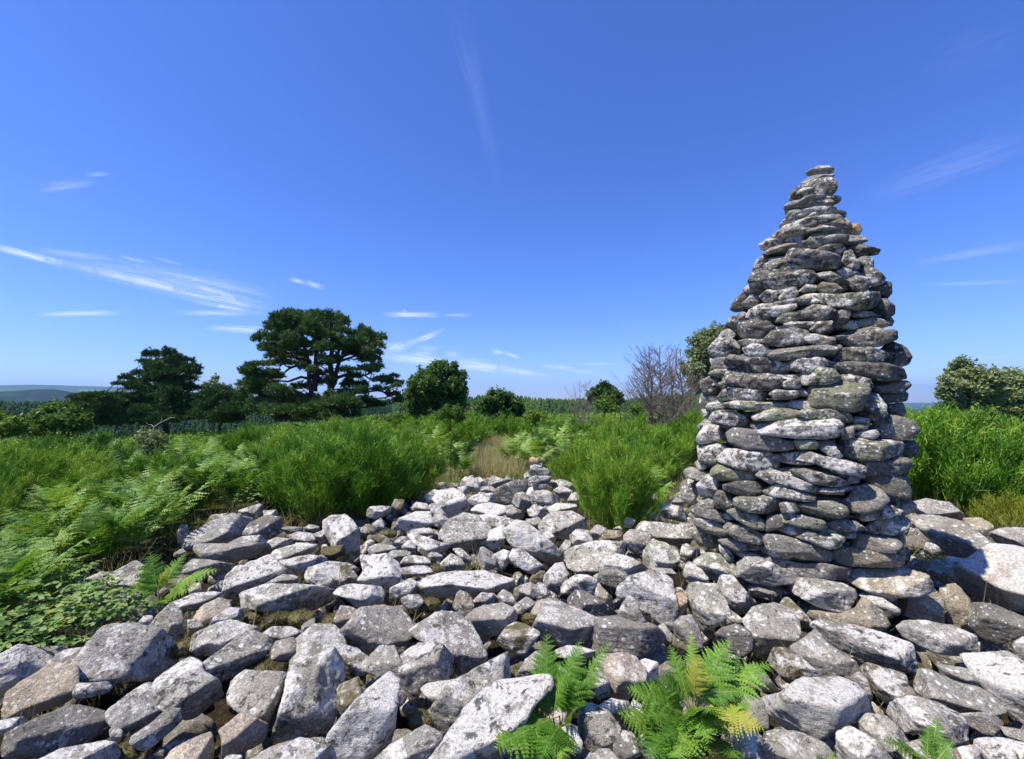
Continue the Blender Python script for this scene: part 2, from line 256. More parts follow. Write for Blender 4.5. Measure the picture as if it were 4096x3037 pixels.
TALL = {'F': '''
n: 540,1380 560,1345 640,1345 780,1390 930,1440 940,1480 900,1510 780,1490 640,1470 560,1430
w: 560,1450 620,1480 720,1520 900,1525 1040,1550 1055,1590 1000,1620 820,1615 720,1590 620,1550 565,1510
t: 950,1490 1000,1430 1050,1405 1200,1445 1380,1460 1440,1480 1435,1540 1300,1540 1100,1530 980,1510
n: 1035,1375 1060,1340 1200,1340 1350,1360 1385,1400 1340,1450 1240,1445 1110,1420
g: 640,1310 680,1290 800,1310 920,1320 1010,1330 1015,1370 990,1410 930,1420 840,1390 700,1340
g: 610,1210 660,1190 800,1225 890,1250 905,1290 880,1305 760,1285 650,1260
g: 740,1150 800,1130 950,1125 1030,1160 1040,1200 1000,1225 880,1215 760,1190
n: 1035,1130 1100,1050 1190,1010 1270,1060 1310,1120 1270,1160 1170,1190 1080,1180
w: 1090,1200 1180,1190 1300,1150 1390,1160 1400,1190 1300,1230 1160,1245
n: 930,1260 1020,1240 1100,1255 1170,1305 1050,1310 940,1290
n: 1170,1290 1250,1240 1400,1220 1440,1250 1430,1300 1340,1330 1200,1320
g: 340,1110 380,1085 560,1095 620,1130 625,1190 540,1200 400,1180 345,1150
w: 200,1100 230,1060 290,1055 330,1100 325,1150 280,1170 215,1160
g: 290,1190 350,1170 470,1200 520,1260 510,1300 440,1290 350,1240
w: 270,1290 300,1260 400,1290 520,1340 540,1370 480,1390 360,1370 280,1320
n: 80,1240 150,1230 270,1280 290,1300 270,1345 170,1320 90,1280
g: 40,1290 90,1275 180,1340 240,1370 240,1400 180,1415 110,1400 70,1350
n: 230,1370 300,1365 400,1390 400,1430 350,1445 260,1400
n: 235,1400 290,1425 325,1470 325,1520 280,1490 240,1440
d: 270,1020 350,1000 500,1000 540,1020 500,1060 430,1085 330,1070 280,1050
w: 520,1050 600,1020 720,1045 830,1090 820,1120 740,1115 600,1095 530,1075
w: 510,940 560,920 680,960 800,1010 900,1050 840,1070 720,1040 600,1000
n: 830,1040 940,1040 1025,1050 1020,1080 900,1075
w: 700,930 800,920 940,960 1040,990 1055,1020 960,1030 840,1010 740,965
d: 1120,970 1300,940 1420,960 1450,1060 1440,1100 1330,1090 1220,1020
w: 635,830 680,795 790,800 900,840 1060,870 1150,900 1150,940 1080,950 960,930 850,880 720,860
G: 170,930 240,895 380,930 420,940 500,930 490,975 360,995 250,985 180,955
w: 100,770 200,755 300,790 260,870 180,880 110,860
w: 235,840 290,795 460,800 600,830 620,860 580,900 440,925 320,900 250,870
n: 290,690 330,660 470,680 600,720 690,755 685,785 560,795 400,785 310,745
G: 690,750 730,730 830,735 880,760 850,790 740,790
g: 980,770 1000,730 1150,730 1290,740 1390,750 1390,810 1290,850 1160,860 1020,820
n: 870,740 970,740 980,790 1020,830 960,850 880,790
w: 1150,880 1300,860 1430,850 1450,890 1420,940 1280,960 1140,950
d: 1390,740 1480,745 1505,780 1495,830 1420,840 1395,800
w: 1225,620 1270,580 1380,590 1470,620 1500,670 1460,710 1360,730 1240,700
g: 1085,695 1140,670 1230,670 1250,700 1220,725 1110,720
n: 1070,600 1110,585 1190,600 1185,630 1080,625
n: 1030,640 1180,635 1170,660 1060,670
w: 455,640 480,610 620,600 800,605 960,605 1000,640 980,700 880,720 700,710 520,690
G: 450,580 500,545 640,530 735,550 735,590 620,605 470,605
g: 740,570 800,530 920,530 1050,560 1070,600 1050,620 920,610 800,600
g: 745,490 760,400 880,375 1050,375 1165,380 1165,430 1120,530 1050,540 940,515 800,520
n: 940,510 1000,515 1065,535 1050,550 980,540
w: 1100,500 1160,430 1240,450 1290,510 1290,570 1220,590 1120,570
w: 175,590 220,545 340,560 440,610 450,660 380,665 270,630 190,610
w: 110,690 150,640 230,645 280,690 285,720 220,735 120,750 95,730
n: 240,640 300,640 330,660 290,670
p: 100,640 150,600 210,600 230,630 150,640 110,665
n: 165,500 230,480 280,500 260,530 180,545 150,530
g: 265,505 350,485 460,490 640,500 740,520 640,535 480,545 330,530
w: 295,450 310,400 420,395 520,410 545,440 520,475 400,480 310,475
n: 560,440 600,415 720,420 740,450 700,470 600,475
w: 270,350 300,285 420,290 560,320 650,350 640,380 540,410 400,400 290,380
w: 120,400 120,360 180,330 250,350 260,400 220,430 150,430
T: 230,370 270,360 300,385 260,410 240,400
t: 220,460 260,410 300,405 300,440 260,460
w: 110,470 130,440 210,440 220,470 170,500 110,500
n: 170,310 210,280 280,285 290,310 230,325
g: 730,350 780,300 880,275 960,290 990,330 980,360 880,375 760,380
w: 280,240 310,190 430,210 560,220 660,260 680,290 560,305 420,290 310,270
w: 690,240 760,210 860,205 920,230 900,260 820,300 760,300 700,280
d: 920,250 1100,240 1260,240 1400,280 1440,300 1420,335 1300,350 1140,340 1000,310
n: 990,330 1060,315 1180,345 1210,390 1100,390 1000,360
n: 1190,380 1300,355 1420,360 1440,385 1400,430 1260,430 1200,410
d: 1250,440 1400,420 1430,440 1420,480 1300,495 1260,480
n: 1300,510 1400,500 1420,550 1400,590 1320,570
n: 570,190 620,155 800,140 980,125 1005,160 920,185 760,215 620,220 575,205
w: 980,200 1040,150 1180,145 1270,170 1300,190 1260,230 1100,235 990,225
w: 1250,170 1330,110 1420,150 1455,200 1430,240 1380,260 1260,240
w: 520,100 580,40 700,25 780,40 820,90 760,120 620,130 540,125
t: 820,90 850,65 960,80 970,115 900,130 825,125
w: 970,60 1060,30 1200,20 1340,40 1340,90 1240,130 1120,140 1010,110
w: 390,150 460,120 540,135 560,180 500,205 410,190
w: 170,150 230,90 330,90 370,140 350,190 260,205 190,190
n: 180,220 250,200 290,220 290,280 200,280
w: 10,930 60,910 150,935 200,960 180,980 100,990 30,970
n: 0,1010 50,980 100,1000 95,1080 60,1130 10,1120 -10,1060
w: 95,1020 160,960 240,980 260,1030 190,1090 120,1090
n: 100,1120 170,1095 210,1140 200,1180 130,1170
w: 50,1180 100,1150 230,1190 300,1230 290,1260 180,1240 90,1220
n: 1390,1120 1450,1115 1490,1150 1470,1190 1400,1210
n: 80,880 130,840 170,900 110,925
n: 1130,960 1050,960 1060,1010 1120,1000
d: 620,1130 740,1100 760,1180 640,1200
n: 470,960 500,930 640,1000 560,1010
d: 1400,1320 1420,1380 1400,1450 1340,1460
n: 120,540 170,540 190,590 140,600
w: 640,330 740,350 750,400 650,400
d: 540,1220 620,1210 650,1290 540,1310
n: 1020,660 1090,650 1090,720 1010,730
''', 'G': '''
t: 1000,190 1040,175 1120,135 1200,135 1240,155 1225,190 1120,200 1020,215
g: 988,260 1020,225 1130,205 1250,205 1220,240 1120,260 1010,290
w: 910,350 980,300 1120,250 1200,240 1250,260 1275,370 1240,410 1100,400 960,405 915,390
t: 880,480 920,420 1060,405 1200,405 1235,430 1220,470 1080,475 960,490 890,500
t: 850,560 890,500 1030,475 1040,505 960,520 900,570 860,585
g: 885,570 920,520 1020,515 1000,560 940,590 895,590
n: 985,570 1040,520 1110,520 1140,560 1060,575 1000,590
t: 1120,480 1180,475 1230,510 1260,570 1190,590 1155,590 1150,540
d: 1230,515 1330,520 1345,550 1330,570 1260,570
g: 845,610 900,595 1030,570 1130,560 1140,600 1080,635 960,635 860,630
t: 1085,650 1110,610 1220,580 1330,570 1380,600 1350,640 1200,680 1110,670
t: 790,680 830,645 960,635 1080,650 1080,680 960,705 830,715 790,705
T: 1275,710 1310,670 1400,620 1450,615 1475,660 1450,700 1350,720
n: 720,740 760,690 790,680 800,710 780,740 730,760
w: 640,780 700,740 790,730 860,750 800,790 700,830 660,820
t: 850,750 880,715 950,705 995,715 990,760 920,765
g: 1010,770 1080,700 1170,685 1210,700 1190,760 1120,800 1040,800
d: 1180,720 1270,730 1280,760 1200,770
n: 1300,740 1380,710 1490,710 1520,750 1440,775 1340,775
d: 1350,800 1480,780 1620,820 1600,860 1460,880 1370,860
t: 680,850 740,810 860,775 960,775 1040,820 900,830 780,840 700,870
w: 1100,830 1200,780 1300,780 1345,820 1330,850 1240,860 1140,850
w: 740,870 790,825 960,825 1160,840 1260,870 1270,940 1240,970 1100,980 960,950 820,910
g: 680,960 720,910 860,910 960,950 1000,980 860,995 700,995
t: 580,980 620,910 720,850 750,870 700,930 650,1000 590,1000
w: 1310,960 1340,850 1400,835 1430,900 1470,930 1440,990 1390,1010 1330,990
d: 1420,900 1520,880 1570,900 1575,970 1500,960
w: 560,1080 600,1010 660,990 860,1000 1040,1000 1090,1050 1050,1100 880,1130 740,1145 600,1130
g: 1100,1030 1220,1005 1300,1045 1380,1085 1330,1110 1200,1085
g: 1270,1000 1330,975 1400,1000 1390,1040 1320,1045
w: 1440,1000 1510,955 1600,990 1670,1050 1650,1090 1570,1120 1500,1050
n: 1360,1080 1440,1040 1530,1060 1550,1110 1500,1165 1400,1140
d: 1540,1150 1640,1090 1720,1100 1725,1180 1680,1225 1600,1210
t: 1115,1130 1160,1095 1270,1110 1315,1150 1280,1185 1170,1185 1120,1160
g: 980,1230 1040,1190 1250,1195 1450,1185 1590,1175 1620,1220 1560,1290 1460,1325 1300,1290 1120,1265 1000,1265
d: 1510,1320 1600,1250 1680,1235 1745,1290 1740,1350 1680,1385 1580,1370
w: 500,1150 570,1110 680,1150 640,1185 540,1190
w: 640,1210 700,1160 800,1155 810,1210 760,1270 680,1260
n: 800,1220 830,1160 940,1130 960,1180 900,1240 820,1250
w: 960,1170 1020,1115 1100,1120 1105,1155 1040,1180
d: 400,1310 430,1240 500,1180 550,1200 510,1250 530,1320 440,1330
w: 495,1270 560,1210 620,1200 635,1250 600,1290 540,1310
w: 540,1380 570,1320 650,1280 820,1290 900,1270 920,1310 800,1360 700,1390 600,1400
w: 970,1370 980,1310 1060,1280 1200,1295 1255,1330 1200,1390 1100,1410 1000,1395
g: 770,1420 800,1370 880,1340 970,1330 980,1390 880,1430
n: 1220,1400 1300,1330 1370,1310 1390,1350 1360,1420 1280,1450
w: 1400,1360 1440,1330 1560,1340 1610,1370 1500,1380 1420,1380
g: 1410,1420 1430,1375 1560,1380 1680,1420 1700,1450 1600,1470 1440,1460
n: 1670,1400 1720,1380 1745,1410 1730,1450 1690,1450
w: 350,1460 400,1380 500,1345 550,1370 540,1410 480,1440 420,1490
d: 465,1500 480,1430 600,1410 700,1420 755,1470 750,1510 640,1560 500,1550
n: 580,1400 620,1380 700,1380 700,1410 600,1415
g: 840,1440 900,1420 1020,1420 1025,1465 900,1470
w: 1040,1450 1120,1420 1230,1415 1230,1480 1150,1515 1060,1490
d: 270,1590 330,1500 400,1480 450,1520 400,1580 300,1600
w: 460,1580 560,1550 650,1560 640,1610 500,1610
'''}
# ---------------------------------------------------------------- camera
FPX = 440.0                       # focal length in pixels of a 1024 px wide picture
CAM_H = 1.6
PITCH = math.atan(22.5 / FPX)
CAM = np.array([0.0, 0.0, CAM_H])
AX_F = np.array([0, math.cos(PITCH), math.sin(PITCH)])
AX_U = np.array([0, -math.sin(PITCH), math.cos(PITCH)])
AX_R = np.array([1.0, 0, 0])

def ray(u, v):                    # u, v in pixels of the 1024 x 759 picture
    d = AX_F + AX_R * ((u - 512) / FPX) + AX_U * (-(v - 379.5) / FPX)
    return d / np.linalg.norm(d)

def on_plane(u, v, z=0.0):        # where that line of sight meets the height z
    d = ray(u, v)
    return CAM + d * ((z - CAM[2]) / d[2])

def at_depth(u, v, y):            # ... and where it is y metres ahead
    d = ray(u, v)
    return CAM + d * (y / d[1])

DP = 1024 / 2228.0                # overview pixels -> picture pixels

cam = bpy.data.objects.new("camera", bpy.data.cameras.new("camera"))
col.objects.link(cam)
cam.data.sensor_width = 36
cam.data.lens = FPX / 1024 * 36
cam.data.clip_start = 0.05
cam.data.clip_end = 120000
cam.location = CAM
cam.rotation_euler = (math.pi / 2 + PITCH, 0, 0)
sc.camera = cam

# ---------------------------------------------------------------- helpers
def tag(o, label=None, cat=None, group=None, kind=None):
    if label: o["label"] = label
    if cat: o["category"] = cat
    if group: o["group"] = group
    if kind: o["kind"] = kind
    return o

def np_mesh(name, V, F, smooth=False):
    """V (n,3); F (m,k) one polygon size, or a list of such arrays"""
    V = np.asarray(V, dtype=np.float32)
    Fs = F if isinstance(F, list) else [F]
    Fs = [np.asarray(f, dtype=np.int32) for f in Fs if len(f)]
    loops = np.concatenate([f.ravel() for f in Fs])
    sizes = np.concatenate([np.full(len(f), f.shape[1], dtype=np.int32) for f in Fs])
    starts = np.concatenate([[0], np.cumsum(sizes)[:-1]]).astype(np.int32)
    me = bpy.data.meshes.new(name)
    me.vertices.add(len(V)); me.vertices.foreach_set("co", V.ravel())
    me.loops.add(len(loops)); me.loops.foreach_set("vertex_index", loops)
    me.polygons.add(len(sizes)); me.polygons.foreach_set("loop_start", starts)
    me.polygons.foreach_set("loop_total", sizes)
    if smooth: me.polygons.foreach_set("use_smooth", np.ones(len(sizes), dtype=bool))
    me.update(calc_edges=True)
    return me

def link(name, me, mat, parent=None, loc=(0, 0, 0), rz=0.0, scale=None):
    o = bpy.data.objects.new(name, me)
    col.objects.link(o)
    if mat and me and not me.materials: me.materials.append(mat)
    o.location = loc
    o.rotation_euler = (0, 0, rz)
    if scale is not None: o.scale = (scale, scale, scale) if np.isscalar(scale) else scale
    if parent: o.parent = parent
    return o

def empty(name, loc, rz=0.0):
    o = bpy.data.objects.new(name, None)
    col.objects.link(o); o.location = loc; o.rotation_euler = (0, 0, rz)
    return o

def _hash(ix, iy, iz, seed):
    h = (ix * 374761393 + iy * 668265263 + iz * 2147483647 + seed * 974634777) & 0xffffffff
    h = ((h ^ (h >> 13)) * 1274126177) & 0xffffffff
    h = (h ^ (h >> 16)) & 0xffff
    return h / 32767.5 - 1.0

def vnoise(P, seed=0):
    P = np.asarray(P, dtype=np.float64)
    I = np.floor(P).astype(np.int64); f = P - I
    f = f * f * (3 - 2 * f)
    x, y, z = I[:, 0], I[:, 1], I[:, 2]
    r = 0
    for dx in (0, 1):
        wx = f[:, 0] if dx else 1 - f[:, 0]
        for dy in (0, 1):
            wy = f[:, 1] if dy else 1 - f[:, 1]
            for dz in (0, 1):
                wz = f[:, 2] if dz else 1 - f[:, 2]
                r = r + wx * wy * wz * _hash(x + dx, y + dy, z + dz, seed)
    return r

def fbm(P, octaves=4, seed=0, gain=.5):
    a, s, r = 1.0, 1.0, 0
    for k in range(octaves):
        r = r + a * vnoise(P * s + k * 17.3, seed + k)
        a *= gain; s *= 2.03
    return r

def ico(level):
    bm = bmesh.new(); bmesh.ops.create_icosphere(bm, subdivisions=level, radius=1)
    V = np.array([v.co[:] for v in bm.verts]); F = np.array([[v.index for v in f.verts] for f in bm.faces])
    bm.free(); return V, F
ICO = {k: ico(k) for k in (2, 3, 4, 5)}
def smoothstep(a, b, x):
    t = np.clip((x - a) / (b - a), 0, 1); return t * t * (3 - 2 * t)

# ---------------------------------------------------------------- materials
class NT:
    def __init__(self, name, world=False):
        if world: self.m = name
        else: self.m = bpy.data.materials.new(name); 
        self.m.use_nodes = True
        self.t = self.m.node_tree; self.t.nodes.clear()
    def n(self, kind, **kw):
        nd = self.t.nodes.new(kind)
        for k, v in kw.items():
            if k.startswith("i_"): nd.inputs[k[2:].replace("_", " ")].default_value = v
            else: setattr(nd, k, v)
        return nd
    def l(self, a, b): self.t.links.new(a, b)
    def noise(self, co, scale, detail=4, rough=.55, dist=0):
        nd = self.n("ShaderNodeTexNoise"); nd.inputs["Scale"].default_value = scale
        nd.inputs["Detail"].default_value = detail; nd.inputs["Roughness"].default_value = rough
        nd.inputs["Distortion"].default_value = dist
        self.l(co, nd.inputs["Vector"]); return nd.outputs["Fac"]
    def ramp(self, fac, stops, interp="LINEAR"):
        nd = self.n("ShaderNodeValToRGB"); cr = nd.color_ramp; cr.interpolation = interp
        while len(cr.elements) < len(stops): cr.elements.new(.5)
        for e, (p, c) in zip(cr.elements, stops):
            e.position = p; e.color = (c, c, c, 1) if np.isscalar(c) else (*c, 1)
        self.l(fac, nd.inputs["Fac"]); return nd.outputs["Color"]
    def mix(self, fac, a, b, mode="MIX"):
        nd = self.n("ShaderNodeMix", data_type="RGBA", blend_type=mode)
        for s, v in ((nd.inputs[0], fac), (nd.inputs[6], a), (nd.inputs[7], b)):
            if hasattr(v, "is_linked"): self.l(v, s)
            elif np.isscalar(v): s.default_value = v
            else: s.default_value = (*v, 1)
        return nd.outputs[2]
    def math(self, op, a, b=0.0, c=None, clamp=False):
        nd = self.n("ShaderNodeMath", operation=op); nd.use_clamp = clamp
        for s, v in zip(nd.inputs, (a, b, c)):
            if v is None: continue
            if hasattr(v, "is_linked"): self.l(v, s)
            else: s.default_value = v
        return nd.outputs[0]

def rock_material():
    g = NT("lichened_granite"); tc = g.n("ShaderNodeTexCoord"); oi = g.n("ShaderNodeObjectInfo")
    off = g.n("ShaderNodeVectorMath", operation="ADD")
    sc_ = g.n("ShaderNodeVectorMath", operation="SCALE"); sc_.inputs["Scale"].default_value = 1.0
    cmb = g.n("ShaderNodeCombineXYZ")
    r = g.math("MULTIPLY", oi.outputs["Random"], 60.0)
    g.l(r, cmb.inputs[0]); g.l(g.math("MULTIPLY", oi.outputs["Random"], 37.0), cmb.inputs[1])
    g.l(tc.outputs["Object"], off.inputs[0]); g.l(cmb.outputs[0], off.inputs[1])
    sv = g.n("ShaderNodeVectorMath", operation="SCALE"); g.l(off.outputs[0], sv.inputs[0]); g.l(g.math("MULTIPLY_ADD", g.math("FRACT", g.math("MULTIPLY", oi.outputs["Random"], 7.31)), .9, .65), sv.inputs["Scale"])
    co = sv.outputs[0]
    def attr(nm):
        a = g.n("ShaderNodeAttribute", attribute_type="OBJECT", attribute_name=nm); return a.outputs["Fac"]
    lich, moss, green, black = attr("lichen"), attr("moss"), attr("green"), attr("black")
    # mineral body
    big = g.noise(co, 4.5, 5, .6)
    body = g.ramp(big, [(.3, (.2, .193, .18)), (.5, (.29, .28, .262)), (.7, (.4, .382, .355))])
    grain = g.noise(co, 130, 2, .7)
    body = g.mix(.75, body, g.ramp(grain, [(.32, .45), (.5, 1.0), (.68, 1.6)]), "MULTIPLY")
    body = g.mix(1.0, body, oi.outputs["Color"], "MULTIPLY")
    body = g.mix(1.0, body, (1.08, 1.045, .94), "MULTIPLY")
    mid = g.ramp(g.noise(co, 38, 5, .78), [(.33, .5), (.47, .98), (.68, 1.3)])
    body = g.mix(.85, body, mid, "MULTIPLY")
    # white crusty lichen: area noise pulled by the stone's own amount, ragged edge
    a1 = g.noise(co, 6.0, 6, .68, .4)
    a2 = g.noise(co, 34.0, 5, .65)
    area = g.math("ADD", g.math("MULTIPLY", a1, .76), g.math("MULTIPLY", a2, .24))
    thr = g.math("MULTIPLY_ADD", lich, -.24, .60)
    wl = g.math("MULTIPLY", g.math("SUBTRACT", area, thr), 22.0, clamp=True)
    wcol = g.ramp(g.noise(co, 60, 4, .7), [(.3, (.42, .4, .36)), (.5, (.64, .61, .55)), (.7, (.82, .79, .715))])
    wcol = g.mix(.4, wcol, mid, "MULTIPLY")
    wcol = g.mix(.8, wcol, g.ramp(g.noise(co, 95, 3, .75), [(.34, .35), (.46, .95), (.7, 1.12)]), "MULTIPLY")
    base = g.mix(wl, body, wcol)
    # round spots
    vo = g.n("ShaderNodeTexVoronoi"); vo.inputs["Scale"].default_value = 21.0; g.l(co, vo.inputs["Vector"])
    dd = g.math("ADD", vo.outputs["Distance"], g.math("MULTIPLY", g.math("SUBTRACT", a2, .5), .55))
    gate = g.math("GREATER_THAN", g.noise(co, 5.0, 2, .5), .46)
    sp = g.math("MULTIPLY", g.math("MULTIPLY", g.math("SUBTRACT", .27, dd), 18.0, clamp=True), gate)
    base = g.mix(g.math("MULTIPLY", sp, .9), base, (.66, .65, .62))
    # black crust and pits
    b1 = g.noise(co, 16.0, 6, .72, .3)
    bl = g.math("MULTIPLY", g.math("SUBTRACT", b1, g.math("MULTIPLY_ADD", black, -.15, .66)), 20.0, clamp=True)
    base = g.mix(g.math("MULTIPLY", bl, .85), base, (.045, .043, .038))
    # yellow green map lichen
    gn = g.noise(g_off(g, co, 5.1), 7.0, 5, .65)
    gm = g.math("MULTIPLY", g.math("SUBTRACT", gn, g.math("MULTIPLY_ADD", green, -.28, .72)), 12.0, clamp=True)
    base = g.mix(g.math("MULTIPLY", gm, .75), base, (.3, .33, .15))
    # brown moss
    mn = g.noise(g_off(g, co, 9.7), 5.0, 6, .7)
    mm = g.math("MULTIPLY", g.math("SUBTRACT", mn, g.math("MULTIPLY_ADD", moss, -.24, .70)), 14.0, clamp=True)
    base = g.mix(g.math("MULTIPLY", mm, .9), base, g.mix(g.noise(co, 70, 3), (.06, .05, .02), (.17, .14, .05)))
    bs = g.n("ShaderNodeBsdfPrincipled"); bs.inputs["Roughness"].default_value = .92
    bs.inputs["Specular IOR Level"].default_value = .25
    g.l(base, bs.inputs["Base Color"])
    h = g.math("ADD", g.math("MULTIPLY", g.noise(co, 9, 8, .68), 1.0), g.math("MULTIPLY", g.noise(co, 45, 5, .75), .38))
    h = g.math("ADD", h, g.math("MULTIPLY", wl, .05)); h = g.math("SUBTRACT", h, g.math("MULTIPLY", bl, .12))
    # bedding: faint layers running through the stone
    wv = g.n("ShaderNodeMapping"); wv.inputs["Scale"].default_value = (2.2, 2.2, 16); g.l(co, wv.inputs["Vector"])
    h = g.math("ADD", h, g.math("MULTIPLY", g.noise(wv.outputs[0], 2.2, 6, .7), .45))
    bp = g.n("ShaderNodeBump"); bp.inputs["Strength"].default_value = .85; bp.inputs["Distance"].default_value = .05
    g.l(h, bp.inputs["Height"]); g.l(bp.outputs[0], bs.inputs["Normal"])
    out = g.n("ShaderNodeOutputMaterial"); g.l(bs.outputs[0], out.inputs[0])
    return g.m

def g_off(g, co, k):
    v = g.n("ShaderNodeVectorMath", operation="ADD"); v.inputs[1].default_value = (k, k * 1.3, -k)
    g.l(co, v.inputs[0]); return v.outputs[0]

def leaf_material(name, c1, c2, c3=None, trans=.35, scale=3.0, rough=.55, spec=.3):
    """two or three leaf colours mixed by a noise in the ground's own metres and per plant"""
    g = NT(name); geo = g.n("ShaderNodeNewGeometry"); oi = g.n("ShaderNodeObjectInfo")
    a = g.noise(geo.outputs["Position"], scale, 3, .6)
    rnd = g.math("MULTIPLY_ADD", geo.outputs["Random Per Island"], .4, g.math("MULTIPLY", oi.outputs["Random"], .45))
    f = g.math("ADD", g.math("MULTIPLY", a, .75), g.math("MULTIPLY", rnd, .62))
    colr = g.ramp(f, [(.3, c1), (.75, c2)] if c3 is None else [(.25, c1), (.6, c2), (.88, c3)])
    d = g.n("ShaderNodeBsdfPrincipled"); d.inputs["Roughness"].default_value = rough
    d.inputs["Specular IOR Level"].default_value = spec
    g.l(colr, d.inputs["Base Color"])
    t = g.n("ShaderNodeBsdfTranslucent")
    warm = g.mix(1.0, colr, (1.25, 1.25, .55), "MULTIPLY"); g.l(warm, t.inputs["Color"])
    mx = g.n("ShaderNodeMixShader"); mx.inputs[0].default_value = trans
    g.l(d.outputs[0], mx.inputs[1]); g.l(t.outputs[0], mx.inputs[2])
    out = g.n("ShaderNodeOutputMaterial"); g.l(mx.outputs[0], out.inputs[0])
    return g.m

def bark_material(name, c1, c2, scale=8):
    g = NT(name); tc = g.n("ShaderNodeTexCoord")
    mp = g.n("ShaderNodeMapping"); mp.inputs["Scale"].default_value = (1, 1, .25); g.l(tc.outputs["Object"], mp.inputs[0])
    f = g.noise(mp.outputs[0], scale, 6, .7)
    bs = g.n("ShaderNodeBsdfPrincipled"); bs.inputs["Roughness"].default_value = .9
    g.l(g.ramp(f, [(.35, c1), (.65, c2)]), bs.inputs["Base Color"])
    bp = g.n("ShaderNodeBump"); bp.inputs["Strength"].default_value = .8; g.l(f, bp.inputs["Height"]); g.l(bp.outputs[0], bs.inputs["Normal"])
    out = g.n("ShaderNodeOutputMaterial"); g.l(bs.outputs[0], out.inputs[0]); return g.m

M_ROCK = rock_material()
M_BARK = bark_material("bark", (.028, .022, .017), (.085, .06, .042))
M_DEADWOOD = bark_material("dead_wood", (.1, .075, .058), (.25, .2, .16), 20)
M_BROOM = leaf_material("broom_twigs", (.014, .042, .006), (.1, .25, .013), (.32, .44, .05), .16, 1.9)
M_BRACKEN = leaf_material("bracken_leaf", (.028, .085, .01), (.12, .25, .028), (.34, .46, .12), .28, 6)
M_HEATH = leaf_material("heather_twigs", (.09, .125, .012), (.2, .26, .02), (.36, .38, .06), .3, 2)
M_PINE = leaf_material("pine_needles", (.018, .05, .016), (.06, .13, .036), (.15, .22, .06), .12, .9, spec=.15)
M_TREE = leaf_material("tree_leaves", (.02, .05, .012), (.06, .13, .025), (.15, .23, .055), .3, 1.2)
M_TREE2 = leaf_material("bright_tree_leaves", (.03, .075, .01), (.085, .17, .02), (.17, .26, .035), .35, 1.0)
M_SAGE = leaf_material("grey_green_leaves", (.06, .1, .035), (.15, .2, .075), (.27, .32, .14), .25, 1.2)
M_SPRUCE = leaf_material("spruce_needles", (.006, .022, .006), (.02, .055, .013), (.06, .11, .025), .1, .02, spec=.03)
M_STRAW = leaf_material("straw_grass", (.28, .22, .11), (.45, .37, .2), (.36, .38, .13), .3, 2)
M_GRASS = leaf_material("green_grass", (.05, .1, .015), (.13, .2, .03), (.28, .27, .09), .35, 1.5)
M_GRASS2 = leaf_material("thin_dry_grass", (.1, .12, .03), (.3, .26, .12), (.42, .35, .2), .3, 4)
M_BRAMBLE = leaf_material("bramble_leaf", (.07, .15, .04), (.17, .29, .08), (.33, .38, .12), .3, 6)
M_STEM = bark_material("green_stem", (.12, .16, .04), (.22, .22, .08), 30)
M_MOSS = leaf_material("cushion_moss", (.03, .027, .012), (.085, .075, .028), (.17, .15, .06), .1, 9)

# ---------------------------------------------------------------- light and sky
SUN_AZ, SUN_EL = R_(-114), R_(59)            # azimuth from straight ahead, positive to the right
sun_dir = Vector((math.sin(SUN_AZ) * math.cos(SUN_EL), math.cos(SUN_AZ) * math.cos(SUN_EL), math.sin(SUN_EL)))
sl = bpy.data.lights.new("sun", "SUN"); sl.energy = 5.0; sl.angle = R_(.55); sl.color = (1, .925, .8)
so = bpy.data.objects.new("sun", sl); col.objects.link(so); so.rotation_euler = (-sun_dir).to_track_quat('-Z', 'Y').to_euler()
w = bpy.data.worlds.new("World"); sc.world = w; w.use_nodes = True
g = NT(w, True)
sky = g.n("ShaderNodeTexSky", sky_type="NISHITA"); sky.sun_disc = False
sky.sun_elevation = SUN_EL; sky.sun_rotation = SUN_AZ
sky.altitude = 900; sky.air_density = 1.0; sky.dust_density = .45; sky.ozone_density = 4.0
bg = g.n("ShaderNodeBackground"); bg.inputs["Strength"].default_value = .12
hs = g.n("ShaderNodeHueSaturation"); hs.inputs["Saturation"].default_value = 1.15; g.l(sky.outputs[0], hs.inputs["Color"])
tint = g.mix(1.0, hs.outputs[0], (.80, .86, 1.36), "MULTIPLY")
g.l(tint, bg.inputs["Color"])
out = g.n("ShaderNodeOutputWorld"); g.l(bg.outputs[0], out.inputs[0])
sc.view_settings.view_transform = 'Standard'; sc.view_settings.look = 'None'
sc.view_settings.exposure = 0.5; sc.view_settings.gamma = 1.0
sc.cycles.max_bounces = 6; sc.cycles.diffuse_bounces = 3; sc.cycles.transmission_bounces = 4
sc.cycles.transparent_max_bounces = 16; sc.cycles.volume_bounces = 0
sc.cycles.use_denoising = True
# ---------------------------------------------------------------- stones
TINT = {  # colour, lichen, moss, green, black
 'n': ((1.0, 1.0, 1.0), .35, .24, .05, .22), 'w': ((.95, .95, .95), .54, .14, .1, .55), 'W': ((1.25, 1.22, 1.2), .85, 0, 0, .1),
 'd': ((.66, .66, .67), .2, .1, 0, .3), 't': ((1.16, 1.07, .93), .12, .05, .05, .05), 'T': ((1.6, 1.2, .82), 0, 0, 0, 0),
 'p': ((1.18, 1.06, 1.0), .35, .05, 0, .1), 'P': ((1.4, 1.27, 1.2), .45, 0, 0, 0), 'g': ((.95, 1, .88), .45, .1, .5, .4),
 'G': ((1, 1.02, .9), .4, .1, 1.0, .3), 'm': ((.85, .82, .75), .4, .9, .2, .4), 'y': ((1.1, 1.1, 1.0), .6, .1, .45, .2)}

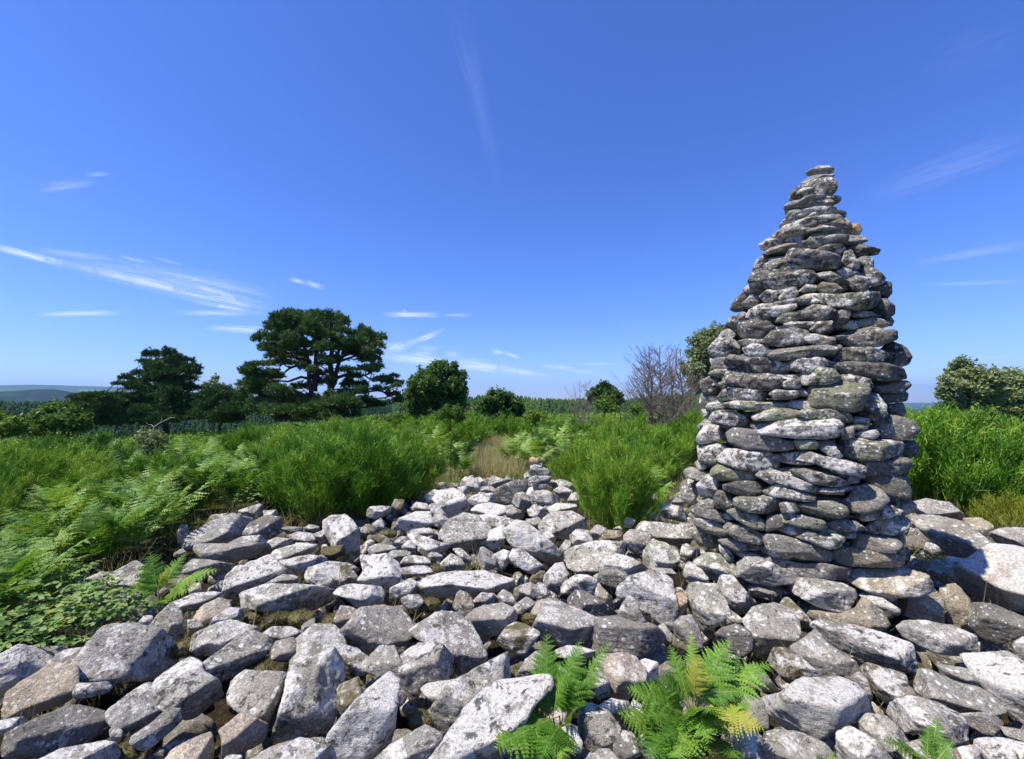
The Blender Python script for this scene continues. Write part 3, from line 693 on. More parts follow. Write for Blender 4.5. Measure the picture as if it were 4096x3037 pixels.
def rock_body(pts2, cr, cb, q, level, seed, K=34.0, chips=5, rough=1.0, cfront=.25, tilt=.22):
    """a stone whose outline in the a-b plane is the polygon; c is its thickness"""
    r = np.random.default_rng(seed)
    P = np.asarray(pts2, float)
    bmax, bmin = P[:, 1].max(), -P[:, 1].min(); H = bmax + bmin
    A = .5 * (P[:, 0].max() - P[:, 0].min()); B = .5 * H
    ph = np.linspace(0, 2 * np.pi, 360, endpoint=False)
    D = np.stack([np.cos(ph), np.sin(ph)], 1)
    rho = np.zeros(360)
    for i in range(len(P)):
        p, e = P[i], P[(i + 1) % len(P)] - P[i]
        den = D[:, 0] * e[1] - D[:, 1] * e[0]
        den = np.where(abs(den) < 1e-9, 1e-9, den)
        t = (p[0] * e[1] - p[1] * e[0]) / den
        s = (p[0] * D[:, 1] - p[1] * D[:, 0]) / den
        ok = (t > 0) & (s >= -1e-6) & (s <= 1 + 1e-6)
        rho = np.maximum(rho, np.where(ok, t, 0))
    rho = np.where(rho < .2 * min(A, B), .2 * min(A, B), rho)
    k = np.exp(-.5 * (np.arange(-12, 13) / 1.7) ** 2); k /= k.sum()
    rho = np.convolve(np.concatenate([rho[-12:], rho, rho[:12]]), k, 'valid')
    V0, F = ICO[level]
    C = .5 * (cr + cb)
    Dv = V0 * np.array([A, B, C]); Dv /= np.linalg.norm(Dv, axis=1)[:, None]
    s = np.hypot(Dv[:, 0], Dv[:, 1])
    fi = (np.arctan2(Dv[:, 1], Dv[:, 0]) % (2 * np.pi)) / (2 * np.pi) * 360
    i0 = np.floor(fi).astype(int) % 360; w_ = fi - np.floor(fi)
    rh = rho[i0] * (1 - w_) + rho[(i0 + 1) % 360] * w_
    inv = (s / (rh * 1.17)) ** K
    def plane(nrm, pt):
        nrm = np.asarray(nrm, float); nrm /= np.linalg.norm(nrm)
        off = max(float(nrm @ np.asarray(pt)), .12 * min(A, B)) * 1.13
        return (np.clip(Dv @ nrm, 0, None) / off) ** K
    c0 = cfront * cr
    inv = inv + plane((r.normal(0, tilt) * q * H, cr, q * H), (0, bmax, 0))
    inv = inv + plane((r.normal(0, tilt) * cr, -(cr - c0), (1 - q) * H), (0, bmax - q * H, cr))
    inv = inv + plane((r.normal(0, .2), r.normal(0, .2), -1), (0, 0, -cb))
    for _ in range(chips):
        nn = np.array([r.normal(), r.normal(), r.normal() + .4 * np.sign(r.normal())]); nn /= np.linalg.norm(nn)
        nn[2] = np.sign(nn[2]) * max(abs(nn[2]), .45)
        nn /= np.linalg.norm(nn)
        sup = math.sqrt((nn[0] * A) ** 2 + (nn[1] * B) ** 2 + (nn[2] * (cr if nn[2] > 0 else cb)) ** 2)
        inv = inv + (np.clip(Dv @ nn, 0, None) / (sup * r.uniform(.66, .92))) ** K
    rad = inv ** (-1 / K)
    V = Dv * rad[:, None]
    S = (A * B * C) ** (1 / 3)
    Nn = V / S
    o = r.uniform(-50, 50, 3)
    d = fbm(Nn * 1.7 + o, 4, seed % 97) * .035 + np.abs(vnoise(Nn * 3.1 + o, 3)) * -.045 + fbm(Nn * 5 + o, 4, 5) * .017
    # ledges: stepped breaks along the bedding
    st = (Nn @ np.array([.15, 1.0, .25])) * 4 + vnoise(Nn * 1.5 + o, 9) * .8
    d = d + (np.abs((st % 1) - .5) - .25) * .03
    V = V + Dv * (d * S * rough)[:, None]
    return V, F

def outline_stone(px, P, q, seed, level, back=None, crmax=.62, cair=False):
    """px: outline in picture pixels; P: where its middle lies. Returns mesh vertices about P, in world axes"""
    c = CAM - P; c /= np.linalg.norm(c)
    a = np.cross([0, 0, 1.0], c); a /= np.linalg.norm(a)
    b = np.cross(c, a)
    pts = []
    for u, v in px:
        d = ray(u, v); t = ((P - CAM) @ c) / (d @ c)
        X = CAM + d * t - P
        pts.append((X @ a, X @ b))
    pts = np.array(pts)
    ar = .5 * abs(np.sum(pts[:, 0] * np.roll(pts[:, 1], -1) - np.roll(pts[:, 0], -1) * pts[:, 1]))
    S = math.sqrt(ar)
    H = np.ptp(pts[:, 1]); W = np.ptp(pts[:, 0])
    if np.sum(pts[:, 0] * np.roll(pts[:, 1], -1) - np.roll(pts[:, 0], -1) * pts[:, 1]) < 0: pts = pts[::-1]
    th = math.asin(max(.05, min(.95, c[2])))
    if cair:
        cr = min(.34 * S, .42 * H + .03); cb = back
        pts = pts * np.array([.99, 1.03])
        V, F = rock_body(pts, cr, cb, .14 + .22 * ((seed * 37) % 10) / 10, level, seed, K=28, chips=4, cfront=.7)
    else:
        cr = min(q * H / math.tan(th), crmax * S); cr = max(cr, .28 * S)
        V, F = rock_body(pts, cr, .5 * S, q, level, seed)
    return V @ np.array([a, b, c]), F, S

def parse(block, key):
    ox, oy, s = CROPS[key]
    for line in block.strip().splitlines():
        head, rest = line.split(':', 1)
        hd = head.split(); t = hd[0]; q = float(hd[1]) if len(hd) > 1 else .6
        label = None
        if '|' in rest: rest, label = rest.split('|'); label = label.strip()
        pts = [tuple(float(k) for k in p.split(',')) for p in rest.split()]
        yield t, q, [((ox + x * s) / 4, (oy + y * s) / 4) for x, y in pts], label

def centroid(px):
    P = np.array(px); x, y = P[:, 0], P[:, 1]; x1, y1 = np.roll(x, -1), np.roll(y, -1)
    cr = x * y1 - x1 * y; A = cr.sum() / 2
    return ((x + x1) * cr).sum() / (6 * A), ((y + y1) * cr).sum() / (6 * A), abs(A)

def paint(o, t, r):
    c, li, mo, gr, bl = TINT[t]
    j = r.uniform(.88, 1.1)
    o.color = (c[0] * j * r.uniform(.98, 1.02), c[1] * j, c[2] * j * r.uniform(.97, 1.03), 1)
    o["lichen"] = float(li + r.uniform(-.25, .25)); o["moss"] = float(mo); o["green"] = float(gr); o["black"] = float(bl + r.uniform(-.1, .15))

def heap_z(x, y):                      # level of the stones' middles over the heap
    return 0.0

def occ(u, v): return on_plane(u, v, 0.0)

CD = 5.15
azi = lambda u: math.atan2((u - 512) / FPX, math.cos(PITCH))
aL, aR = azi(1510 * DP), azi(1985 * DP)
C_AZ = .5 * (aL + aR)
CX, CY = CD * math.sin(C_AZ), CD * math.cos(C_AZ)
field = []
k = 0
for key in FIELD:
    for t, q, px, label in parse(FIELD[key], key):
        k += 1
        u, v, area = centroid(px)
        P = on_plane(u, v, 0.0)
        dv = ray(u, v); dv = dv / math.hypot(dv[0], dv[1])         # stones at the cairn's foot lie outside it
        while math.hypot(P[0] - CX, P[1] - CY) < .86 and v > 520: P = P - dv * .03
        V, F, S = outline_stone(px, P, q, 1000 + k, 5 if area > 700 else 4)
        o = link("stone", np_mesh("stone", V, F, True), M_ROCK, loc=P)
        paint(o, t, np.random.default_rng(k))
        field.append(dict(o=o, u=u, v=v, t=t, S=S, px=np.array(px), P=P, label=label, area=area))

# ---------------------------------------------------------------- labels of the stones
SIZEW = lambda a: "tiny " if a < 130 else "small " if a < 380 else "medium " if a < 1100 else "large "
COLW = {'n': 'grey', 'w': 'white lichened', 'W': 'bright white', 'd': 'dark grey', 't': 'tan', 'T': 'orange tan', 'p': 'pinkish',
        'P': 'pinkish', 'g': 'green tinged', 'G': 'green', 'm': 'mossy brown', 'y': 'greenish white'}
def shapew(px):
    q = px - px.mean(0); w_, vec = np.linalg.eigh(q.T @ q)
    e = math.sqrt(w_[1] / max(w_[0], 1e-6))
    if e > 2.3: return "long thin"
    if e > 1.6: return "oblong"
    return "wide" if np.ptp(px[:, 0]) > 1.25 * np.ptp(px[:, 1]) else "blocky" if np.ptp(px[:, 1]) <= 1.1 * np.ptp(px[:, 0]) else "upright"
MARKS = [  # things one can find, in overview pixels, for the stones that have no label of their own
 (285, 1415, "the big tan edged boulder"), (110, 1580, "the long dark corner slab"), (80, 1520, "the bare tan boulder"),
 (410, 1500, "the peaked blotched boulder"), (560, 1510, "the wide pale boulder"), (680, 1510, "the tall pitted boulder"),
 (620, 1300, "the long level slab"), (560, 1240, "the broad angular boulder"), (455, 1340, "the tan angular stone"),
 (480, 1150, "the grey domed boulder"), (500, 1195, "the flat slab by the bracken"), (280, 1250, "the boulder in the bracken"),
 (740, 1150, "the tall white crusted boulder"), (815, 1250, "the double lobed boulder"), (1010, 1155, "the bright white middle boulder"),
 (1160, 1185, "the squared tilting block"), (1010, 1265, "the cracked white edged slab"), (960, 1390, "the largest centre boulder"),
 (820, 1350, "the spotted broad slab"), (1075, 1360, "the overhanging speckled block"), (1180, 1330, "the smooth peaked boulder"),
 (1430, 1300, "the square white boulder"), (1390, 1390, "the dark fronted boulder"), (1480, 1310, "the orange pebble"),
 (1050, 1510, "the long diagonal boulder"), (800, 1560, "the steep triangular boulder"), (1340, 1460, "the smooth pinkish boulder"),
 (1200, 1450, "the tall fern"), (1530, 1500, "the bright fern clump"), (1690, 1370, "the big cracked smooth boulder"),
 (1800, 1295, "the slab under the cairn"), (1900, 1255, "the shaded tan ledge"), (2150, 1260, "the huge pinkish boulder"),
 (1890, 1410, "the very long tapered boulder"), (2050, 1400, "the white patched oval"), (1760, 1530, "the big flat white block"),
 (2090, 1520, "the flat oval slab"), (1990, 1560, "the mottled boulder"), (1175, 1120, "the small cairn"),
 (1110, 1070, "the dark upright slab"), (1340, 1100, "the lone broom bush"), (1480, 1180, "the slab pointing at the cairn"),
 (2060, 1160, "the streaked half shaded boulder"), (1350, 1250, "the flat pinkish grey slab"), (1570, 1130, "the left foot of the cairn"),
 (1000, 1075, "the leaning white boulder"), (1840, 1620, "the pointed bottom stone"), (1560, 1240, "the white crusted boulder below the cairn")]
def auto_label(u, v, area, t, px, used):
    ou, ov = u / DP, v / DP
    near = sorted(MARKS, key=lambda m: math.hypot(m[0] - ou, (m[1] - ov) * 1.4))
    base = (SIZEW(area) + COLW[t] + " " + shapew(px)).strip()
    for first in ("", "second ", "third ", "fourth ", "fifth ", "sixth "):
        for m in near[:4]:
            dx, dy = ou - m[0], ov - m[1]
            rel = ("right of" if dx > 0 else "left of") if abs(dx) > 1.2 * abs(dy) else ("in front of" if dy > 0 else "behind")
            s = f"{first}{base} stone {rel} {m[2]}"
            if s not in used: return s
        if first == "":
            m, m2 = near[0], near[1]
            s = f"{base} stone between {m[2]} and {m2[2]}"
            if s not in used and len(s.split()) <= 16: return s
    return s + " again"
used = set()
for f in field:
    if f['label']: used.add(f['label'])
for f in sorted([f for f in field if not f['label']], key=lambda f: -f['area']):
    f['label'] = auto_label(f['u'], f['v'], f['area'], f['t'], f['px'], used); used.add(f['label'])
for f in field: tag(f['o'], f['label'], "stone", "loose stones of the heap")

# ---------------------------------------------------------------- the heap's outline on the ground
HEAP_PX = [(-400, 1900), (-250, 1480), (-60, 1395), (60, 1350), (150, 1290), (230, 1225), (380, 1165), (400, 1130), (560, 1085), (640, 1105), (720, 1100),
           (800, 1085), (880, 1065), (930, 1040), (1010, 1018), (1140, 1022), (1245, 1030), (1262, 1085), (1290, 1130), (1390, 1120), (1425, 1085),
           (1500, 1000), (1760, 1010), (1985, 1070), (2100, 1105), (2240, 1145), (2700, 1200), (2900, 1900)]
HEAP = np.array([on_plane(a * DP, b * DP, -.05)[:2] for a, b in HEAP_PX] + [np.array([4.2, -2.6]), np.array([-3.2, -2.6])])
def inside(poly, x, y):
    x = np.atleast_1d(x); y = np.atleast_1d(y); r = np.zeros(len(x), bool)
    for i in range(len(poly)):
        (x0, y0), (x1, y1) = poly[i], poly[(i + 1) % len(poly)]
        c = ((y0 > y) != (y1 > y)) & (x < (x1 - x0) * (y - y0) / (y1 - y0 + 1e-12) + x0)
        r ^= c
    return r
def poly_dist(poly, x, y):
    x = np.atleast_1d(x).astype(float); y = np.atleast_1d(y).astype(float); d = np.full(len(x), 1e9)
    for i in range(len(poly)):
        p, e = poly[i], poly[(i + 1) % len(poly)] - poly[i]
        t = np.clip(((x - p[0]) * e[0] + (y - p[1]) * e[1]) / (e @ e), 0, 1)
        d = np.minimum(d, np.hypot(x - p[0] - t * e[0], y - p[1] - t * e[1]))
    return d

# ---------------------------------------------------------------- filler stones low between the others
def loose_rock(dims, seed, level=3):
    r = np.random.default_rng(seed)
    n = 9; ph = np.sort(r.uniform(0, 2 * np.pi, n) * .25 + np.linspace(0, 2 * np.pi, n, endpoint=False) * .9)
    pts = np.stack([np.cos(ph) * dims[0], np.sin(ph) * dims[1]], 1) * r.uniform(.85, 1.12, (n, 1))
    return rock_body(pts, dims[2], dims[2], r.uniform(.35, .65), level, seed, K=10, chips=6, cfront=.5)
LOOSE = [loose_rock(tuple(np.random.default_rng(50 + i).uniform((.8, .6, .4), (1.15, .95, .75))), 300 + i, 4) for i in range(12)]
LOOSE_S = [loose_rock(tuple(np.random.default_rng(50 + i).uniform((.8, .6, .4), (1.15, .95, .75))), 300 + i, 3) for i in range(12)]
def rot3(r):
    q = r.normal(size=4); q /= np.linalg.norm(q); w_, x, y, z = q
    return np.array([[1 - 2 * (y * y + z * z), 2 * (x * y - z * w_), 2 * (x * z + y * w_)], [2 * (x * y + z * w_), 1 - 2 * (x * x + z * z), 2 * (y * z - x * w_)],
                     [2 * (x * z - y * w_), 2 * (y * z + x * w_), 1 - 2 * (x * x + y * y)]])
cand = []
r = np.random.default_rng(11)
x0, y0 = HEAP.min(0); x1, y1 = HEAP.max(0)
sp = .235
for gx in np.arange(max(x0, -8), min(x1, 11), sp):
    for gy in np.arange(max(y0, -2.6), min(y1, 12), sp):
        x, y = gx + r.uniform(-.09, .09), gy + r.uniform(-.09, .09)
        cand.append((x, y))
cand = np.array(cand)
ins = inside(HEAP, cand[:, 0], cand[:, 1]) & (poly_dist(HEAP, cand[:, 0], cand[:, 1]) > .1)
cand = cand[ins]
mats_xy = np.array([[f['P'][0], f['P'][1], f['S']] for f in field])
VV, FF, nv = [], [], 0
meshes_l = [np_mesh("stone", V, F, True) for V, F in LOOSE]
fill_n = 0
order = np.argsort(np.hypot(cand[:, 0], cand[:, 1]))
for i in order:
    x, y = cand[i]
    d = np.hypot(mats_xy[:, 0] - x, mats_xy[:, 1] - y) / mats_xy[:, 2]
    s = r.uniform(.07, .15); z = r.uniform(-.39, -.27)
    outside = abs(x) > 1.18 * y or y < 1.7
    if d.min() > .7 and not outside and fill_n < 70:
        fill_n += 1
        o = link("stone", meshes_l[i % 12], M_ROCK, loc=(x, y, z + .03), scale=s * 1.25); o.rotation_euler = r.uniform(-1, 1, 3)
        t = 'nwnwnmd'[int(r.integers(7))]; paint(o, t, r)
        dv = np.array([x, y, z]) - CAM; yy = dv @ AX_F
        u, v = 512 + FPX * dv[0] / yy, 379.5 - FPX * (dv @ AX_U) / yy
        ar = math.pi * (s * 1.2 * FPX / yy) ** 2
        lab = auto_label(u, v, min(ar, 370), t, np.array([(u - 2, v - 2), (u + 2, v - 2), (u + 2, v + 2), (u - 2, v + 2)]), used); used.add(lab)
        tag(o, lab, "stone", "loose stones of the heap")
    else:
        big = outside
        V, F = LOOSE_S[int(r.integers(12))]
        s2 = s * (r.uniform(1.0, 1.9) if big else 1.0)
        V = (V * s2) @ rot3(r) + np.array([x, y, z + (r.uniform(.05, .22) if big else 0)])
        VV.append(V); FF.append(F + nv); nv += len(V)
o = link("rubble", np_mesh("rubble", np.concatenate(VV), np.concatenate(FF), True), M_ROCK)
tag(o, "small grey packing stones filling the gaps low between the boulders", "rubble", kind="stuff"); paint(o, 'n', r); o["moss"] = .5; o.color = (.62, .6, .55, 1)  # stone colour darkened to put crevice shade into the gaps

# ---------------------------------------------------------------- the tall cairn
EDGE = [(365, 1750, 1810), (430, 1728, 1822), (470, 1712, 1838), (520, 1665, 1880), (560, 1640, 1905), (620, 1617, 1932), (680, 1590, 1940), (740, 1560, 1948),
        (780, 1545, 1975), (840, 1530, 1975), (900, 1520, 1980), (960, 1517, 1993), (1030, 1500, 1996), (1100, 1495, 1990), (1200, 1510, 1980), (1290, 1560, 1960), (1400, 1560, 1960)]
EDGE = np.array(EDGE) * DP
CD = 5.15                                            # level distance from the camera to the axis
def cairn_at(v):
    """axis point and radius where the picture row v crosses the cairn"""
    l, rr = np.interp(v, EDGE[:, 0], EDGE[:, 1]), np.interp(v, EDGE[:, 0], EDGE[:, 2])
    a0, a1 = azi(l), azi(rr)
    return .5 * (a0 + a1), CD * math.sin(.5 * (a1 - a0))
cairn = empty("cairn", (CX, CY, -.15))
tag(cairn, "tall conical dry stone cairn of flat lichened stones tapering to a single stone", "cairn")
tl = []
k = 0
for key in TALL:
    for t, q, px, label in parse(TALL[key], key):
        k += 1
        u, v, area = centroid(px)
        az0, Rr = cairn_at(v)
        d = ray(u, v); dh = math.hypot(d[0], d[1]); au = math.atan2(d[0], d[1])
        s_ = CD * math.sin(au - az0)
        ta = CD * math.cos(au - az0)
        dep = ta - math.sqrt(max(Rr * Rr - s_ * s_, 0)) * .92 + .05
        P = CAM + d / dh * dep
        back = min(.42, max(.1, Rr * .8)); 
        V, F, S = outline_stone([(uu, vv) for uu, vv in px], P, q, 5000 + k, 4, back=back, cair=True)
        tl.append((area, t, V, F, P, S))
tl.sort(key=lambda q: -q[0])
restV, restF, nv = [], [], 0
for i, (area, t, V, F, P, S) in enumerate(tl):
    if i < 100:
        o = link("stone", np_mesh("stone", V, F, True), M_ROCK, cairn, loc=P - np.array(cairn.location))
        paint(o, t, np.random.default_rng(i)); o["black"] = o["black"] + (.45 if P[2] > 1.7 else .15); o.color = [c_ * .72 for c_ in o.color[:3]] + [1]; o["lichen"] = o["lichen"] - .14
        if t in "GTt": o["label"] = {"G": "flat stone coloured by yellow green lichen", "T": "bare orange tan stone", "t": "clean tan stone"}[t]
    else:
        restV.append(V + P); restF.append(F + nv); nv += len(V)
# far side and the packing inside
r = np.random.default_rng(23)
def zcairn(z):
    v = 402 - (z - CAM_H) / CD * FPX * 1.0 / math.cos(C_AZ)
    return cairn_at(v)
for z in np.arange(-.15, 3.75, .115):
    az0, Rr = zcairn(z)
    ax = np.array([CD * math.sin(az0), CD * math.cos(az0)])
    for layer, fr in ((0, .88), (1, .6), (1, .3)):
        n = max(3, int(2 * np.pi * Rr * fr / .3))
        for j in range(n):
            th = 2 * np.pi * (j + r.uniform(-.3, .3)) / n
            dirn = np.array([math.cos(th), math.sin(th)])
            facing = -(dirn @ np.array([math.sin(az0), math.cos(az0)]))
            f2 = fr
            if layer == 0 and facing > -.05: f2 = .74
            rad = max(0, Rr * f2 - .06) if layer or facing > -.05 else max(0, Rr - .19)
            V, F = LOOSE_S[int(r.integers(12))]
            sx = r.uniform(.14, .22) * (1.35 if layer else 1)
            Vl = V * np.array([sx, sx * .9, r.uniform(.07, .09)])
            c_, s_ = math.cos(th + 1.57), math.sin(th + 1.57)
            Vl = Vl @ np.array([[c_, s_, 0], [-s_, c_, 0], [0, 0, 1]])
            if rad < .05: Vl *= .6
            restV.append(Vl + np.array([*(ax + dirn * rad), z])); restF.append(F + nv); nv += len(V)
o = link("packing_stones", np_mesh("packing_stones", np.concatenate(restV) - np.array(cairn.location), np.concatenate(restF), True), M_ROCK, cairn)
tag(o, kind="stuff"); paint(o, 'n', r); o.color = (.8, .8, .8, 1)

# ---------------------------------------------------------------- the small cairn
sm = list(parse(SMALL['E'], 'E'))
yb = on_plane(*centroid(sm[-1][2])[:2], .05)
small = empty("small_cairn", (yb[0], yb[1], -.1))
tag(small, "knee high stack of seven stones topped by an orange tan pebble", "cairn")
for i, (t, q, px, label) in enumerate(sm):
    u, v, area = centroid(px)
    P = at_depth(u, v, yb[1])
    V, F, S = outline_stone(px, P, .4, 9000 + i, 4, back=.16, cair=True)
    o = link("stone", np_mesh("stone", V, F, True), M_ROCK, small, loc=P - np.array(small.location))
    paint(o, t, np.random.default_rng(i))
# ---------------------------------------------------------------- terrain
def ground_z(x, y):
    x = np.asarray(x, float); y = np.asarray(y, float)
    r_ = np.hypot(x, y); az = np.degrees(np.arctan2(x, y))
    P = np.stack([x, y, 0 * x], -1).reshape(-1, 3)
    bump = (fbm(P * .35, 3, 3) * .07).reshape(x.shape)
    left = smoothstep(-8, -40, az) * smoothstep(10, 40, r_)
    z = -.33 + bump * smoothstep(2, 10, r_)
    z = z - left * 1.5 - smoothstep(14, 45, r_) * .45
    z = z - smoothstep(48, 230, r_) * 42 + smoothstep(260, 620, r_) * 26
    z = z - smoothstep(700, 2500, r_) * 60
    return z
rs = np.concatenate([[0.0], np.geomspace(.6, 12, 46), np.geomspace(12.8, 90, 40), np.geomspace(96, 1000, 40), np.geomspace(1100, 60000, 30)])
na = 220
aa = np.linspace(0, 2 * np.pi, na, endpoint=False)
RR, AA = np.meshgrid(rs[1:], aa, indexing='ij')
X, Y = RR * np.sin(AA), RR * np.cos(AA)
hi = inside(HEAP, X.ravel(), Y.ravel()).reshape(X.shape)
Z = ground_z(X, Y) - .1 * hi
V = np.concatenate([[[0, 0, -.3]], np.stack([X, Y, Z], -1).reshape(-1, 3)])
idx = 1 + np.arange(X.size).reshape(X.shape)
i2 = np.roll(idx, -1, axis=1)
Q = np.stack([idx[:-1], idx[1:], i2[1:], i2[:-1]], -1).reshape(-1, 4)
T = np.stack([np.zeros(na, int), idx[0], i2[0]], -1)
g = NT("soil_and_turf"); geo = g.n("ShaderNodeNewGeometry"); pos = geo.outputs["Position"]
n1 = g.noise(pos, 1.4, 6, .65); n2 = g.noise(pos, 22, 5, .7); n3 = g.noise(pos, .02, 6, .6)
soil = g.ramp(n2, [(.3, (.018, .013, .009)), (.55, (.042, .032, .018)), (.75, (.09, .07, .035))])
turf = g.ramp(n1, [(.35, (.04, .06, .015)), (.5, (.075, .1, .025)), (.65, (.17, .14, .06))])
sep = g.n("ShaderNodeVectorMath", operation="LENGTH"); g.l(pos, sep.inputs[0])
near = g.math("MULTIPLY", g.math("SUBTRACT", sep.outputs["Value"], 7.0), .25, clamp=True)
base = g.mix(near, soil, turf)
far = g.math("MULTIPLY", g.math("SUBTRACT", sep.outputs["Value"], 90.0), .01, clamp=True)
base = g.mix(far, base, g.ramp(n3, [(.35, (.015, .035, .015)), (.5, (.03, .06, .02)), (.6, (.09, .13, .04))]))
bs = g.n("ShaderNodeBsdfPrincipled"); bs.inputs["Roughness"].default_value = .95; bs.inputs["Specular IOR Level"].default_value = .1
g.l(base, bs.inputs["Base Color"])
bp = g.n("ShaderNodeBump"); bp.inputs["Strength"].default_value = .8; bp.inputs["Distance"].default_value = .08; g.l(n2, bp.inputs["Height"]); g.l(bp.outputs[0], bs.inputs["Normal"])
out = g.n("ShaderNodeOutputMaterial"); g.l(bs.outputs[0], out.inputs[0]); M_GROUND = g.m
ground = link("ground", np_mesh("ground", V, [T, Q], True), M_GROUND); tag(ground, kind="structure")

# far hills, each a long swell standing on the plain
def hill(name, azs, tops, r0, width, mat, seed):
    """azs deg, tops: picture rows of the crest; r0: distance"""
    a = np.linspace(azs[0], azs[-1], 160); rows = np.interp(a, azs, tops)
    top = CAM_H + np.tan(np.arctan((402 - rows) / FPX * np.cos(np.radians(a)))) * r0
    tt = np.linspace(-1, 1, 26)
    Rr = r0 + tt[None, :] * width; A2 = np.radians(a)[:, None] + 0 * Rr
    X, Y = Rr * np.sin(A2), Rr * np.cos(A2)
    P = np.stack([X, Y, 0 * X], -1).reshape(-1, 3)
    nz = fbm(P / (width * .35), 4, seed).reshape(X.shape)
    prof = np.cos(tt * np.pi / 2) ** 1.3
    Zb = -110
    Z = Zb + (top[:, None] - Zb) * np.clip(prof[None, :] * (1 + .07 * nz * (1 - prof[None, :])), 0, 1)
    idx = np.arange(X.size).reshape(X.shape)
    Q = np.stack([idx[:-1, :-1], idx[1:, :-1], idx[1:, 1:], idx[:-1, 1:]], -1).reshape(-1, 4)
    o = link(name, np_mesh(name, np.stack([X, Y, Z], -1).reshape(-1, 3), Q, True), mat)
    tag(o, kind="structure"); return o
def land_material(name, stops, scale):
    g = NT(name); geo = g.n("ShaderNodeNewGeometry"); n = g.noise(geo.outputs["Position"], scale, 7, .62)
    v = g.n("ShaderNodeTexVoronoi"); v.inputs["Scale"].default_value = scale * 1.3; g.l(geo.outputs["Position"], v.inputs["Vector"])
    sx = g.n("ShaderNodeSeparateColor"); g.l(v.outputs["Color"], sx.inputs[0])
    f = g.math("ADD", g.math("MULTIPLY", n, .65), g.math("MULTIPLY", sx.outputs[0], .35))
    bs = g.n("ShaderNodeBsdfPrincipled"); bs.inputs["Roughness"].default_value = 1; bs.inputs["Specular IOR Level"].default_value = 0
    g.l(g.ramp(f, stops), bs.inputs["Base Color"])
    out = g.n("ShaderNodeOutputMaterial"); g.l(bs.outputs[0], out.inputs[0]); return g.m
M_WOODHILL = land_material("wooded_hill", [(.3, (.006, .018, .01)), (.6, (.015, .03, .014)), (.8, (.03, .05, .02))], .012)
M_FARHILL = land_material("farm_hill", [(.35, (.02, .05, .02)), (.5, (.045, .09, .03)), (.62, (.13, .18, .06)), (.75, (.2, .2, .09))], .0016)
hill("hill", [-66, -54, -50, -48.4, -47.3, -46.3, -45.2, -43.8, -42.6, -40], [386, 389, 392, 391, 389.4, 389.2, 391.5, 396, 399, 405], 3400, 900, M_WOODHILL, 4)
hill("hill", [-70, -52, -49, -47.5, -46, -44.5, -43, -41.5, -40, -37, -32, -26], [383, 385, 385.3, 384.8, 385.3, 386, 386.6, 387.2, 388.2, 391, 396, 406], 8600, 2300, M_FARHILL, 8)

# distant spruce woods: too many trees to count
def woods(name, spots, seed, label, hmin=4, hmax=10, w=.24):
    r = np.random.default_rng(seed); VV, FF, nv = [], [], 0
    x, y, z = spots
    cl_ = vnoise(np.stack([x, y, 0 * x], 1) / 38.0, 12)
    for i in range(len(x)):
        h = r.uniform(hmin, hmax) * (1 + .3 * float(cl_[i])); rr_ = h * w * r.uniform(.6, 2.1)
        n = 6; lv = 4
        vs, fs = [], []
        for k in range(lv):
            zb, zt = h * (.12 + .8 * k / lv), h * (.12 + .8 * (k + 1.35) / lv)
            zt = min(zt, h); rb = rr_ * (1 - k / lv * .82)
            ph = r.uniform(0, 6)
            b = len(vs)
            for j in range(n * 2):
                t = ph + 2 * np.pi * j / (n * 2); q = rb * (1 if j % 2 else .62)
                vs.append((q * math.cos(t), q * math.sin(t), zb - (.06 * h if j % 2 else 0)))
            vs.append((0, 0, zt))
            for j in range(n * 2): fs.append((b + j, b + (j + 1) % (n * 2), b + n * 2))
        VV.append(np.array(vs) + np.array([x[i], y[i], z[i]])); FF.append(np.array(fs) + nv); nv += len(vs)
    o = link(name, np_mesh(name, np.concatenate(VV), np.concatenate(FF)), M_SPRUCE)
    return tag(o, label, "forest", kind="stuff")
def wood_spots(a0, a1, r0, r1, n, rows, seed, h=8.5):
    """n trees; the crest of the wood follows the picture rows given over the azimuths"""
    r = np.random.default_rng(seed)
    a = r.uniform(a0, a1, n); d = np.sqrt(r.uniform(r0 ** 2, r1 ** 2, n))
    row = np.interp(a, rows[0], rows[1])
    top = CAM_H + (402 - row) / FPX * np.cos(np.radians(a)) * r1 - h
    t = (d - r0) / (r1 - r0)
    low = -36.0
    z = low + (top - low) * smoothstep(0, 1, t) ** .8
    ar = np.radians(a)
    return d * np.sin(ar), d * np.cos(ar), z, (a, d)
def slope_sheet(name, a0, a1, r0, r1, rows, h=8.5):
    a = np.linspace(a0, a1, 60); d = np.linspace(r0 - 15, r1 + 120, 24)
    A2, D2 = np.meshgrid(a, d, indexing='ij')
    row = np.interp(A2, rows[0], rows[1]); top = CAM_H + (402 - row) / FPX * np.cos(np.radians(A2)) * r1 - h
    t = np.clip((D2 - r0) / (r1 - r0), 0, 1); Z = -36 + (top + 36) * smoothstep(0, 1, t) ** .8 - .4 - np.clip(D2 - r1, 0, 999) * .35
    X, Y = D2 * np.sin(np.radians(A2)), D2 * np.cos(np.radians(A2))
    idx = np.arange(X.size).reshape(X.shape)
    Q = np.stack([idx[:-1, :-1], idx[1:, :-1], idx[1:, 1:], idx[:-1, 1:]], -1).reshape(-1, 4)
    tag(link(name, np_mesh(name, np.stack([X, Y, Z], -1).reshape(-1, 3), Q, True), M_WOODHILL), kind="structure")
rowsC = ([-14, -4, 0, 4, 7, 10, 13, 18, 24, 30], [396.5, 396, 396, 396.8, 398.5, 400, 399, 396, 395, 399])
slope_sheet("hill", -16, 32, 250, 430, rowsC)
X_, Y_, Z_, _ = wood_spots(-15, 31, 250, 430, 8500, rowsC, 5)
